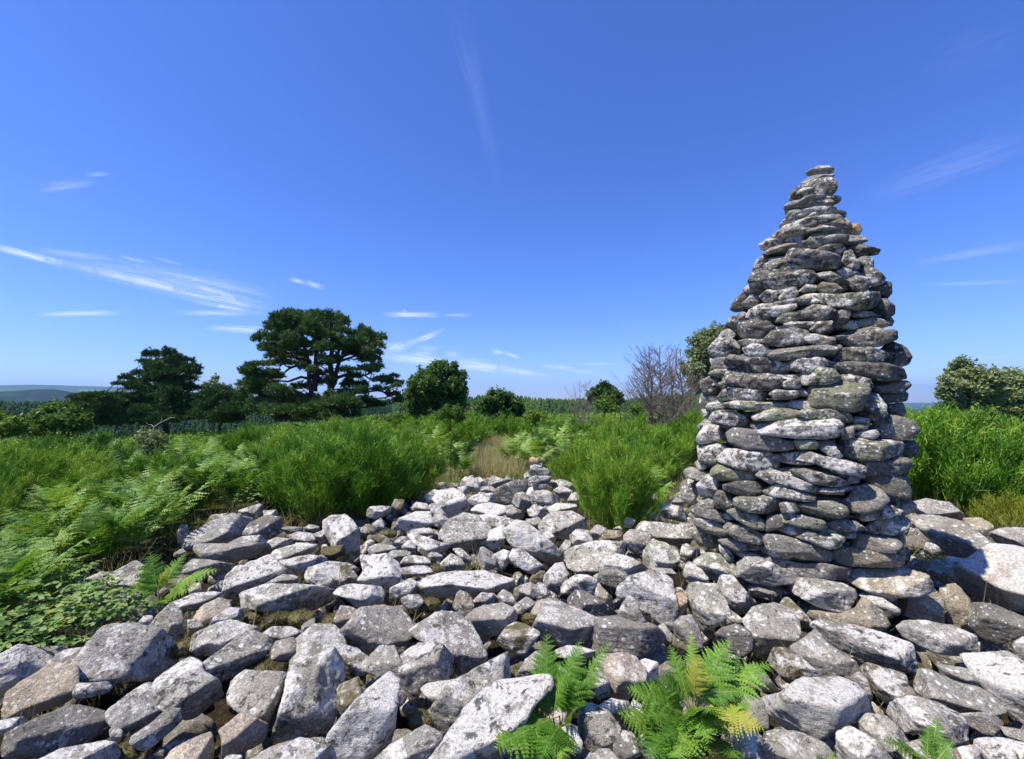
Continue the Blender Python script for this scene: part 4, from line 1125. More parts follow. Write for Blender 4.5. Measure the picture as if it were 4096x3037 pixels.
woods("forest", (X_, Y_, Z_), 6, "dark spruce plantation covering the ridge behind the path")
rowsL = ([-66, -50, -44, -40, -34, -28, -20], [397, 399, 400, 400, 398, 397, 398])
slope_sheet("hill", -68, -14, 260, 520, rowsL)
X_, Y_, Z_, _ = wood_spots(-67, -15, 260, 520, 8500, rowsL, 7)
woods("forest", (X_, Y_, Z_), 8, "dark conifer wood filling the valley under the blue hills")

# ---------------------------------------------------------------- clouds: thin cirrus sheets high above
CZ = 6000.0
g = NT("cirrus"); tc = g.n("ShaderNodeTexCoord")
uvn = g.n("ShaderNodeUVMap"); sp_ = g.n("ShaderNodeSeparateXYZ"); g.l(uvn.outputs[0], sp_.inputs[0])
uu, vv = sp_.outputs[0], sp_.outputs[1]
rnd = g.n("ShaderNodeNewGeometry").outputs["Random Per Island"]
cb = g.n("ShaderNodeCombineXYZ"); 
g.l(g.math("MULTIPLY", uu, 2.0), cb.inputs[0]); g.l(g.math("MULTIPLY", vv, 7.5), cb.inputs[1]); g.l(g.math("MULTIPLY", rnd, 50), cb.inputs[2])
fib = g.noise(cb.outputs[0], 1.7, 8, .66, .5)
edge = g.math("MULTIPLY", g.math("MULTIPLY", g.math("SUBTRACT", 1.0, vv), vv), 4.0)
ends = g.math("MULTIPLY", g.math("MULTIPLY", g.math("SUBTRACT", 1.0, uu), uu), 4.0, clamp=True)
m = g.math("MULTIPLY", g.math("POWER", edge, 1.2), ends)
m = g.math("MULTIPLY", m, g.math("MULTIPLY", g.math("SUBTRACT", g.math("ADD", fib, g.math("MULTIPLY", m, .12)), .42), 3.6, clamp=True))
att = g.n("ShaderNodeAttribute", attribute_name="thickness"); m = g.math("MULTIPLY", g.math("MULTIPLY", m, att.outputs["Fac"]), .55)
df = g.n("ShaderNodeBsdfTranslucent"); df.inputs["Color"].default_value = (.93, .93, .95, 1)
d2 = g.n("ShaderNodeBsdfDiffuse"); d2.inputs["Color"].default_value = (.9, .9, .92, 1)
mx0 = g.n("ShaderNodeMixShader"); mx0.inputs[0].default_value = .2; g.l(df.outputs[0], mx0.inputs[1]); g.l(d2.outputs[0], mx0.inputs[2])
tr = g.n("ShaderNodeBsdfTransparent"); mx = g.n("ShaderNodeMixShader"); g.l(m, mx.inputs[0]); g.l(tr.outputs[0], mx.inputs[1]); g.l(mx0.outputs[0], mx.inputs[2])
out = g.n("ShaderNodeOutputMaterial"); g.l(mx.outputs[0], out.inputs[0]); M_CIRRUS = g.m
STREAKS = [  # overview pixels: start, end, width at start and end, density
 (-60, 524, 175, 583, 10, 9, 1.0), (120, 568, 330, 618, 9, 9, .8), (60, 548, 560, 668, 22, 26, .38), (200, 585, 480, 652, 12, 14, .8), (250, 575, 600, 645, 10, 14, .62), (330, 600, 560, 655, 8, 10, .7),
 (380, 618, 600, 668, 12, 10, .5), (300, 610, 590, 676, 7, 10, .85), (400, 652, 580, 683, 6, 8, .8), (140, 555, 620, 645, 34, 30, .2), (330, 558, 400, 578, 4, 4, .5), (255, 556, 335, 574, 4, 5, .45), (60, 540, 260, 566, 8, 10, .35),
 (75, 684, 272, 680, 7, 7, .8), (370, 680, 560, 682, 7, 8, .55), (440, 712, 600, 720, 8, 12, .75), (628, 606, 668, 616, 6, 6, .8), (660, 612, 708, 628, 8, 8, .6),
 (830, 684, 962, 685, 8, 8, 1.0), (875, 672, 885, 680, 4, 4, .5), (960, 685, 1030, 686, 5, 5, .45), (826, 764, 905, 745, 20, 9, .7), (880, 752, 972, 714, 8, 4, .8), (905, 746, 960, 724, 5, 4, .6),
 (820, 772, 1010, 792, 14, 14, .95), (960, 784, 1130, 806, 16, 14, .95), (1080, 800, 1200, 818, 12, 6, .7), (890, 768, 950, 770, 10, 10, .5), (960, 770, 1010, 772, 8, 8, .5), (1068, 764, 1100, 768, 8, 6, .8), (1095, 766, 1135, 780, 5, 5, .8), (900, 756, 960, 758, 8, 6, .4),
 (1170, 795, 1260, 802, 7, 5, .6), (1255, 792, 1350, 791, 3, 3, .5), (1200, 800, 1320, 815, 5, 5, .35),
 (80, 412, 215, 394, 16, 12, .28), (180, 380, 245, 378, 7, 7, .28), (985, -20, 1090, 420, 40, 12, .06), (1860, 440, 2260, 290, 30, 45, .1), (1980, 575, 2260, 525, 10, 16, .2),
 (2000, 620, 2240, 612, 6, 6, .2), (2060, 781, 2240, 776, 4, 4, .22), (1990, 160, 2240, 60, 60, 60, .03)]
VV, FF, UV, DN = [], [], [], []
for (xa, ya, xb, yb, wa, wb, dn) in STREAKS:
    L = math.hypot(xb - xa, yb - ya); nx, ny = -(yb - ya) / L, (xb - xa) / L
    n = 6; b = len(VV)
    for i in range(n + 1):
        t = i / n; wd = (wa + (wb - wa) * t)
        for s in (-1, 1):
            u, v = (xa + (xb - xa) * t + nx * wd * s) * DP, (ya + (yb - ya) * t + ny * wd * s) * DP
            VV.append(on_plane(u, min(v, 396), CZ)); UV.append((t * max(1, .0), (s + 1) / 2)); DN.append(dn)
    for i in range(n): FF.append((b + 2 * i, b + 2 * i + 2, b + 2 * i + 3, b + 2 * i + 1))
me = np_mesh("clouds", VV, np.array(FF))
ul = me.uv_layers.new(name="UVMap")
li_ = np.zeros(len(me.loops), dtype=np.int32); me.loops.foreach_get("vertex_index", li_)
ul.data.foreach_set("uv", np.array(UV, dtype=np.float32)[li_].ravel())
at_ = me.attributes.new("thickness", "FLOAT", "POINT"); at_.data.foreach_set("value", np.array(DN, dtype=np.float32))
cl = link("clouds", me, M_CIRRUS); tag(cl, "thin white streaks of high cirrus above the horizon", "clouds", kind="stuff")
cl.visible_shadow = False if False else True

# ---------------------------------------------------------------- haze
bm = bmesh.new(); bmesh.ops.create_cube(bm, size=1)
for v_ in bm.verts: v_.co = Vector((v_.co.x * 23000, v_.co.y * 23000, (-125 if v_.co.z < 0 else 420)))
me = bpy.data.meshes.new("haze"); bm.to_mesh(me); bm.free()
g = NT("haze_air"); pv = g.n("ShaderNodeVolumePrincipled"); pv.inputs["Density"].default_value = 8.5e-5
pv.inputs["Color"].default_value = (.42, .68, 1, 1); pv.inputs["Anisotropy"].default_value = .3
out = g.n("ShaderNodeOutputMaterial"); g.l(pv.outputs[0], out.inputs["Volume"])
hz = link("haze", me, g.m); tag(hz, "pale blue summer haze over the far hills", "haze", kind="stuff")
# ---------------------------------------------------------------- plants
def ribbons(P, D, L, W, bend, segs, r, taper=.35, face=None):
    """many thin curved blades. P base (n,3), D direction (n,3), L length, W width (n,), bend: how the tip leans (n,3)"""
    n = len(P)
    side = np.cross(D, r.normal(size=(n, 3))); side /= np.linalg.norm(side, axis=1)[:, None] + 1e-9
    t = np.linspace(0, 1, segs + 1)
    C = P[:, None, :] + D[:, None, :] * (L[:, None] * t[None, :])[..., None] + bend[:, None, :] * (L[:, None] * t[None, :] ** 2)[..., None]
    wd = W[:, None] * (1 - (1 - taper) * t[None, :])
    A_ = C - side[:, None, :] * wd[..., None] * .5; B_ = C + side[:, None, :] * wd[..., None] * .5
    V = np.stack([A_, B_], 2).reshape(-1, 3)
    b = np.arange(n)[:, None] * (2 * (segs + 1)) + 2 * np.arange(segs)[None, :]
    b = b.ravel()
    return V, np.stack([b, b + 1, b + 3, b + 2], 1), C

def merge(parts):
    Vs, Fs, nv = [], {}, 0
    for V, F in parts:
        Vs.append(V)
        Fs.setdefault(F.shape[1], []).append(F + nv); nv += len(V)
    return np.concatenate(Vs), [np.concatenate(f) for f in Fs.values()]

def broom_mesh(seed, n, h, rad, wd, twigs):
    """a bush of whippy green stems: woody stems below, many separate upright brushes of fine twigs over a lumpy crown"""
    r = np.random.default_rng(seed)
    nf = int(16 + rad * 45)
    fa = np.arange(nf) * 2.399 + r.normal(0, .3, nf); fr = np.sqrt((np.arange(nf) + .5) / nf) * rad * r.uniform(.85, 1.1, nf)
    fh = (1 - .5 * (fr / rad) ** 2) * r.uniform(.72, 1.06, nf) * h
    top = np.stack([np.cos(fa) * fr, np.sin(fa) * fr, fh], 1)
    root = top * [.25, .25, 0]
    parts = []
    ns = max(80, n // 14); k = r.integers(0, nf, ns)
    d = top[k] * [1, 1, .9] - root[k] + r.normal(0, .06, (ns, 3)); L = np.linalg.norm(d, axis=1); d /= L[:, None]
    V, F, C = ribbons(root[k] + r.normal(0, .03, (ns, 3)) * [1, 1, 0], d, L * r.uniform(.75, .98, ns), np.full(ns, wd * 1.5), r.normal(0, .06, (ns, 3)), 4, r)
    parts.append((V, F))
    k = r.integers(0, nf, n)
    low = (r.random(n) < .4) * r.uniform(.1, .55, n)         # side brushes further down
    base = root[k] + (top[k] - root[k]) * (1 - low)[:, None] * [1, 1, 1]
    base[:, 2] -= .16 * h
    ax = base * [1, 1, 0] / rad * .4 + [0, 0, 1]; ax /= np.linalg.norm(ax, axis=1)[:, None]
    t = r.uniform(0, 1, n)
    P = base + ax * (t * .17 * h)[:, None] + r.normal(0, 1, (n, 3)) * (.026 + .016 * rad) * h
    D = ax + r.normal(0, .34, (n, 3)); D[:, 2] = abs(D[:, 2]); D /= np.linalg.norm(D, axis=1)[:, None]
    V, F, C = ribbons(P, D, r.uniform(.05, .145, n) * h, np.full(n, wd) * r.uniform(.7, 1.2, n), r.normal(0, .1, (n, 3)), 2, r)
    parts.append((V, F))
    m = int(n * twigs); i = r.integers(0, n, m); j = r.integers(0, 3, m)
    Dt = D[i] + r.normal(0, .5, (m, 3)); Dt[:, 2] = abs(Dt[:, 2]) + .1; Dt /= np.linalg.norm(Dt, axis=1)[:, None]
    V, F, _ = ribbons(C[i, j], Dt, r.uniform(.03, .09, m) * h, np.full(m, wd * .9), r.normal(0, .06, (m, 3)), 1, r)
    parts.append((V, F))
    return merge(parts)

def pinna_strip(base, dirv, nrm, L, w, n, r):
    """one leaflet arm of a fern frond: small pointed lobes either side of its rib"""
    side = np.cross(nrm, dirv); t = (np.arange(n) + .4) / n
    wl = w * (1 - t) ** .75 * (1 + .2 * np.sin(t * 3)) + .12 * w * (1 - t)
    rib = base + dirv * (t * L)[:, None] - nrm * (.18 * L * t ** 2)[:, None]
    half = L / n * .52
    out = []
    for s in (1, -1):
        tip = rib + s * side * wl[:, None] + dirv * (half * .9) - nrm * (wl * .22)[:, None] + r.normal(0, .04 * w, (n, 3))
        a_ = rib - dirv * half; b_ = rib + dirv * half
        mid = rib + s * side * (wl * .55)[:, None] + dirv * (half * .15)
        out.append(np.stack([a_, mid - dirv * half * .75, tip, mid + dirv * half * .95, b_], 1))
    V = np.concatenate(out).reshape(-1, 3)
    k = np.arange(2 * n)[:, None] * 5
    return V, (k + np.array([0, 1, 2, 3, 4])[None, :])

def frond_geo(base, tip, up, width, npin, nlob, r, arch=.18, curl=0):
    """a whole frond between two points; up is the side it arches to and faces"""
    base = np.asarray(base, float); tip = np.asarray(tip, float); up = np.asarray(up, float)
    ax = tip - base; L = np.linalg.norm(ax); ax /= L
    up = up - ax * (up @ ax); up /= np.linalg.norm(up)
    side = np.cross(ax, up)
    def pt(t): return base + ax * L * t + up * (arch * L * 4 * t * (1 - t)) + side * (curl * L * t * t)
    leaves = []; t0 = .2
    for i in range(npin):
        q = i / (npin - 1); t = t0 + (1 - t0) * q ** .9 * .985
        p = pt(t); tg = pt(min(t + .01, 1.01)) - pt(t - .01); tg /= np.linalg.norm(tg)
        nn = up - tg * (up @ tg); nn /= np.linalg.norm(nn)
        wl = width * (1 - q) ** .8 * (.78 + .5 * min(q * 5, 1)) + .02 * L
        for s in (1, -1):
            sd = np.cross(tg, nn) * s
            d = sd * math.cos(.42) + tg * math.sin(.42) + r.normal(0, .11, 3) - nn * .12; d /= np.linalg.norm(d)
            n2 = nn + r.normal(0, .14, 3); n2 -= d * (n2 @ d); n2 /= np.linalg.norm(n2)
            m = max(4, int(nlob * (1 - q * .65)))
            leaves.append(pinna_strip(p + tg * (s * .004), d, n2, wl * r.uniform(.78, 1.1), wl * .17, m, r))
    # stalk
    ts = np.linspace(0, .97, 9); C = np.array([pt(t) for t in ts]); rd = np.linspace(.006, .0015, 9) * max(L, .4)
    Vs, Fs = [], []
    for i in range(9):
        for a in range(5):
            th = a * 2 * math.pi / 5
            Vs.append(C[i] + (side * math.cos(th) + up * math.sin(th)) * rd[i])
    for i in range(8):
        for a in range(5): Fs.append((i * 5 + a, i * 5 + (a + 1) % 5, i * 5 + 5 + (a + 1) % 5, i * 5 + 5 + a))
    return merge(leaves), (np.array(Vs), np.array(Fs))

def bracken_plant(seed, fr, h, npin=11, nlob=7):
    """fronds arching out flat from short stems: one mesh"""
    r = np.random.default_rng(seed); parts = []
    for k in range(fr):
        a = 2 * np.pi * (k + r.uniform(-.4, .4)) / fr; R0 = r.uniform(.25, .6) * h
        hh = h * r.uniform(.45, .75)
        b = np.array([math.cos(a) * .1, math.sin(a) * .1, hh * .35]) + r.normal(0, .05, 3)
        t = np.array([math.cos(a) * R0 * 1.35, math.sin(a) * R0 * 1.35, hh + r.uniform(.0, .4) * h])
        (V, F), (Vs, Fs) = frond_geo(b, t, (math.cos(a) * -.35, math.sin(a) * -.35, 1), .26 * h * r.uniform(.8, 1.1), npin, nlob, r, arch=.13, curl=r.uniform(-.15, .15))
        for f in F: parts.append((V, f)) if f is F[0] else None
        parts.append((Vs, Fs))
    return merge(parts)

# path and clearings on the ground (overview pixels, height of the turf)
PATH = np.array([on_plane(a * DP, b * DP, -.33)[:2] for a, b in [(1065, 1045), (1062, 1015), (1075, 975), (1065, 945), (1045, 925), (1075, 905), (1100, 897)]])
def path_dist(x, y):
    x = np.atleast_1d(x); y = np.atleast_1d(y); d = np.full(len(x), 1e9)
    for i in range(len(PATH) - 1):
        p, e = PATH[i], PATH[i + 1] - PATH[i]
        t = np.clip(((x - p[0]) * e[0] + (y - p[1]) * e[1]) / (e @ e), 0, 1)
        d = np.minimum(d, np.hypot(x - p[0] - t * e[0], y - p[1] - t * e[1]))
    return d
def to_px(X):
    d = np.asarray(X) - CAM; y = d @ AX_F
    return 512 + FPX * d[..., 0] / y, 379.5 - FPX * (d @ AX_U) / y

# --- broom bushes
BROOM = [np_mesh("broom_bush", *broom_mesh(70 + i, 9000, 1.0, .52, .0062, 1.5)) for i in range(4)]
BROOM_FAR = [np_mesh("broom_bush", *broom_mesh(80 + i, 9000, 1.0, .8, .009, 1.4)) for i in range(4)]
MAKER = np.random.default_rng(99)
def broom(x, y, h, wide, far=False, label=None, group="broom bushes covering the moor", mat=None, dz=0, lib=None):
    me = (lib or (BROOM_FAR if far else BROOM))[int(MAKER.integers(4))]
    if not me.materials: me.materials.append(mat or M_BROOM)
    o = link("broom_bush", me, None, loc=(x, y, float(ground_z(x, y)) - .03 + dz), rz=MAKER.uniform(0, 6.28), scale=(h * wide, h * wide, h))
    return tag(o, label, "bush", group)
named_broom = [  # overview base x, base row, height m, width, label
 (1345, 1150, 1.22, .85, "lone dense broom bush growing out of the heap left of the tall cairn"),
 (700, 1118, 1.25, 1.2, "thick broom bush behind the upper left edge of the stone heap"),
 (800, 1105, 1.3, 1.2, "big broom bush at the heap edge, right neighbour of the thickest one"),
 (890, 1070, 1.2, 1.0, "broom bush leaning over the left shoulder of the stone mound"),
 (630, 1085, 1.1, 1.0, "broom bush rising from the bracken left of the thick ones")]
placed = []
for ox, oy, h, wd, lab in named_broom:
    p = on_plane(ox * DP, oy * DP, -.2)
    for q in range(3 if wd > 1 else 2):
        pass
    o = broom(p[0], p[1], h, wd, label=lab, group="broom bushes round the heap", dz=.1); placed.append((p[0], p[1], .5))
r = np.random.default_rng(31)
def zone(x, y):
    """what grows at a spot: b bracken, h heather, g grass, . broom"""
    X = np.array([x, y, float(ground_z(x, y)) + .4]); u, v = to_px(X); ou, ov = u / DP, v / DP
    d = float(poly_dist(HEAP, x, y)[0])
    if ou < 640 and d < 1.7 and x < 1 and y < 8.5: return 'b'
    for (bx, by, rx, ry) in [(930, 1000, 100, 45), (1030, 1010, 45, 55), (870, 960, 80, 22), (1200, 985, 85, 48), (1475, 1010, 50, 75), (1160, 915, 90, 16), (470, 1010, 150, 40), (1330, 950, 60, 14), (1440, 935, 60, 14), (1300, 905, 60, 10), (820, 900, 60, 10), (250, 1010, 60, 14), (2010, 1005, 40, 20)]:
        if ((ou - bx) / rx) ** 2 + ((ov - by) / ry) ** 2 < 1: return 'b'
    if ou > 1940 and d < 2.2 and ov > 1062: return 'h'
    if ou < 90 and 1085 < ov < 1135: return 'g'
    return '.'
brk, hth, brs = [], [], []
def scan(r0, r1, step, jit):
    out = []
    for x in np.arange(-r1, r1, step):
        for y in np.arange(.5, r1, step):
            xx, yy = x + r.uniform(-jit, jit), y + r.uniform(-jit, jit)
            rr_ = math.hypot(xx, yy)
            if not (r0 <= rr_ < r1) or abs(xx) > yy * 1.3 + .6: continue
            out.append((xx, yy))
    out = np.array(out)
    keep = ~inside(HEAP, out[:, 0], out[:, 1]) & (poly_dist(HEAP, out[:, 0], out[:, 1]) > .18) & (path_dist(out[:, 0], out[:, 1]) > .42 + .02 * np.hypot(out[:, 0], out[:, 1]))
    return out[keep]
def height_at(x, y):
    az = math.degrees(math.atan2(x, y)); rr_ = math.hypot(x, y)
    tall = float(np.interp(az, [-60, -22, -14, -6, 2, 8, 20, 34, 38, 60], [1.15, 1.2, 1.4, 1.68, .95, 1.2, 1.38, 1.4, 1.5, 1.55]))
    near = .98 if 0 < az < 26 else 1.12
    return near + (tall - near) * float(smoothstep(8, 13, rr_)) if az < 34 else (1.05 + (tall - 1.05) * float(smoothstep(6, 9, rr_)))
# --- bracken
BRK = [np_mesh("bracken_fern", *bracken_plant(110 + i, 6, 1.0, 12, 8)) for i in range(5)]
for me in BRK: me.materials.append(M_BRACKEN)
def bracken(x, y, h, label, group):
    o = link("bracken_fern", BRK[int(MAKER.integers(5))], None, loc=(x, y, float(ground_z(x, y)) - .05 + (MAKER.uniform(0, .42) if h < .8 else 0)), rz=MAKER.uniform(0, 6.28), scale=h * MAKER.uniform(.85, 1.15))
    o.rotation_euler = (MAKER.uniform(-.15, .15), MAKER.uniform(-.15, .15), o.rotation_euler[2])
    return tag(o, label, "fern", group)
# --- heather-like low shrubs
HTH = [np_mesh("heather_shrub", *broom_mesh(140 + i, 3200, 1.0, .8, .014, 1.5)) for i in range(4)]
for me in HTH: me.materials.append(M_HEATH)
n_b = n_f = n_h = 0
def blab(x, y):
    az = math.degrees(math.atan2(x, y))
    return ("left of the big pine" if az < -35 else "in front of the big pine" if az < -14 else "left of the grassy path" if az < 2 else "between the path and the tall cairn" if az < 24 else "right of the tall cairn")
for (r0, r1, st, jt, far) in [(2.6, 9.5, .62, .22, False), (9.5, 17, 1.05, .4, True), (17, 27, 1.75, .7, True), (27, 36, 2.6, 1.0, True)]:
    for x, y in scan(r0, r1, st, jt):
        if any(math.hypot(x - a, y - b) < c for a, b, c in placed): continue
        zn = zone(x, y); hgt = height_at(x, y) * r.uniform(.72, 1.12)
        wh = blab(x, y)
        if zn == 'b' and r0 < 27:
            if n_f >= 290: continue
            m = 1 if far else 4
            for _ in range(m):
                bracken(x + r.uniform(-.25, .25), y + r.uniform(-.25, .25), (.66 if not far else 1.0) * r.uniform(.8, 1.1), "green bracken fern in the stand of bracken " + wh, "bracken ferns " + wh); n_f += 1
        elif zn == 'h':
            o = link("heather_shrub", HTH[int(r.integers(4))], None, loc=(x, y, float(ground_z(x, y))), rz=r.uniform(0, 6), scale=(.5, .5, .72 * r.uniform(.75, 1.2)))
            tag(o, "low yellow green heather shrub behind the boulders right of the cairn", "shrub", "heather shrubs right of the cairn"); n_h += 1
        elif zn == '.' and n_b < 285:
            if r.random() < .24:
                if n_f < 290 and r0 < 17:
                    bracken(x, y, .8 * r.uniform(.8, 1.1), "green bracken fern in the stand of bracken " + wh, "bracken ferns " + wh); n_f += 1
                continue
            hgt *= r.uniform(.72, 1.14); wide = (.8 if not far else 1.0) * r.uniform(.85, 1.2) * (1 if r0 < 17 else 1.35)
            broom(x, y, hgt, wide, far, "fresh green broom bush among its like " + wh, "broom bushes " + wh); n_b += 1
print("plants", n_b, n_f, n_h)
# beyond them the broom goes on as one cover
parts = []
far_pts = scan(34, 62, 2.2, .9)
base_m = [broom_mesh(90 + i, 500, 1.0, .95, .035, .8) for i in range(3)]
for x, y in far_pts:
    V, F = base_m[int(r.integers(3))]; h = height_at(x, y) * r.uniform(.7, 1.1)
    parts.append((V * [1.7 * h, 1.7 * h, h] + [x, y, float(ground_z(x, y))], F[0]))
for x in np.arange(-34, 40, 1.9):                       # and out beyond both sides of the view
    for y in np.arange(-8, 34, 1.9):
        xx, yy = x + r.uniform(-.6, .6), y + r.uniform(-.6, .6)
        if abs(xx) < max(yy, 0) * 1.3 + 1.2 or inside(HEAP, xx, yy)[0] or poly_dist(HEAP, xx, yy)[0] < .9: continue
        V, F = base_m[int(r.integers(3))]; h = 1.2 * r.uniform(.8, 1.15)
        parts.append((V * [1.2 * h, 1.2 * h, h] + [xx, yy, float(ground_z(xx, yy))], F[0]))
V, F = merge(parts)
tag(link("broom_thicket", np_mesh("broom_thicket", V, F), M_BROOM), "green broom cover running on to the brow of the moor", "thicket", kind="stuff")

# --- grass
def blades(x, y, hmin, hmax, wd, lean, r):
    n = len(x); z = ground_z(x, y)
    P = np.stack([x, y, z - .02], 1); D = np.stack([r.normal(0, lean, n), r.normal(0, lean, n), np.ones(n)], 1); D /= np.linalg.norm(D, axis=1)[:, None]
    V, F, _ = ribbons(P, D, r.uniform(hmin, hmax, n), np.full(n, wd), r.normal(0, .2, (n, 3)), 3, r, .2)
    return V, F
n = 26000; t = r.uniform(0, 1, n); seg = (t * (len(PATH) - 1)).astype(int); f = t * (len(PATH) - 1) - seg
c = PATH[seg] * (1 - f)[:, None] + PATH[np.minimum(seg + 1, len(PATH) - 1)] * f[:, None]
dst = np.hypot(c[:, 0], c[:, 1])
x = c[:, 0] + r.normal(0, 1, n) * (.28 + .012 * dst); y = c[:, 1] + r.normal(0, .8, n)
ok = ~inside(HEAP, x, y)
V1, F1 = blades(x[ok], y[ok], .15, .5, .012, .25, r)
g0 = on_plane(25 * DP, 1118 * DP, -.33)
x = g0[0] + r.normal(0, .6, 5000); y = g0[1] + r.normal(0, .45, 5000)
V2, F2 = blades(x, y, .1, .35, .012, .3, r)
V, F = merge([(V1, F1), (V2, F2)])
tag(link("grass", np_mesh("grass", V, F), M_STRAW), "dry straw coloured grass on the path through the broom", "grass", kind="stuff")
pts = []
while len(pts) < 1:
    xx = r.uniform(-14, 16, 42000); yy = r.uniform(1, 17, 42000)
    ok = (abs(xx) < yy * 1.3 + .6) & ~inside(HEAP, xx, yy) & (np.hypot(xx, yy) > 2.4)
    pts = np.stack([xx[ok], yy[ok]], 1)
V, F = blades(pts[:, 0], pts[:, 1], .1, .32, .012, .35, r)
tag(link("grass", np_mesh("grass", V, F), M_GRASS), "rough green grass under the broom and bracken", "grass", kind="stuff")
# ---------------------------------------------------------------- trees
def tube(parts, pts, r0, r1, n=6):
    pts = np.array(pts, float); m = len(pts)
    rad = np.linspace(r0, r1, m)
    Vs = []
    for i in range(m):
        d = pts[min(i + 1, m - 1)] - pts[max(i - 1, 0)]; d /= np.linalg.norm(d) + 1e-9
        a = np.cross(d, [.3, 1, .1]); a /= np.linalg.norm(a); b = np.cross(d, a)
        for k in range(n):
            t = 2 * math.pi * k / n; Vs.append(pts[i] + (a * math.cos(t) + b * math.sin(t)) * rad[i])
    F = [(i * n + k, i * n + (k + 1) % n, (i + 1) * n + (k + 1) % n, (i + 1) * n + k) for i in range(m - 1) for k in range(n)]
    parts.append((np.array(Vs), np.array(F)))
def wander(p, q, n, amp, r):
    p, q = np.array(p), np.array(q); t = np.linspace(0, 1, n)[:, None]; L = np.linalg.norm(q - p)
    w_ = r.normal(0, amp * L, (n, 3)); w_[0] = w_[-1] = 0
    return p + (q - p) * t + w_
def tufts(c, rad, n, r, pine, size):
    """leaf clusters near the skin of an ellipsoid"""
    u = r.normal(size=(n, 3)); u /= np.linalg.norm(u, axis=1)[:, None]
    if pine: u[:, 2] = np.where(u[:, 2] < -.3, -u[:, 2] * .6, u[:, 2])
    rr_ = r.uniform(.2, 1.0, n) ** .5 * (1 + .3 * vnoise(u * 2.6 + c, 2) + .12 * vnoise(u * 6 + c, 4))
    P = c + u * rad * rr_[:, None]
    if pine:
        m = 7; P2 = np.repeat(P, m, 0); N = len(P2)
        ax = np.repeat(u * .55 + [0, 0, .8] + r.normal(0, .2, (n, 3)), m, 0)
        D = ax + r.normal(0, .62, (N, 3)); D /= np.linalg.norm(D, axis=1)[:, None]
        side = np.cross(D, r.normal(size=(N, 3))); side /= np.linalg.norm(side, axis=1)[:, None]
        L = size * r.uniform(.7, 1.2, N)[:, None]
        V = np.stack([P2 - side * L * .13, P2 + side * L * .13, P2 + D * L], 1).reshape(-1, 3)
        return V, np.arange(len(V)).reshape(-1, 3)
    m = 3; P2 = np.repeat(P, m, 0) + r.normal(0, size * .7, (n * m, 3)); N = len(P2)
    nr = np.repeat(u, m, 0) * .5 + r.normal(0, .6, (N, 3)) + [0, 0, .45]; nr /= np.linalg.norm(nr, axis=1)[:, None]
    a = np.cross(nr, r.normal(size=(N, 3))); a /= np.linalg.norm(a, axis=1)[:, None]; b = np.cross(nr, a)
    L = size * r.uniform(.7, 1.25, N)[:, None]
    V = np.stack([P2 - a * L, P2 - b * L * .5 + nr * L * .1, P2 + a * L, P2 + b * L * .5 + nr * L * .1], 1).reshape(-1, 3)
    return V, np.arange(len(V)).reshape(-1, 4)

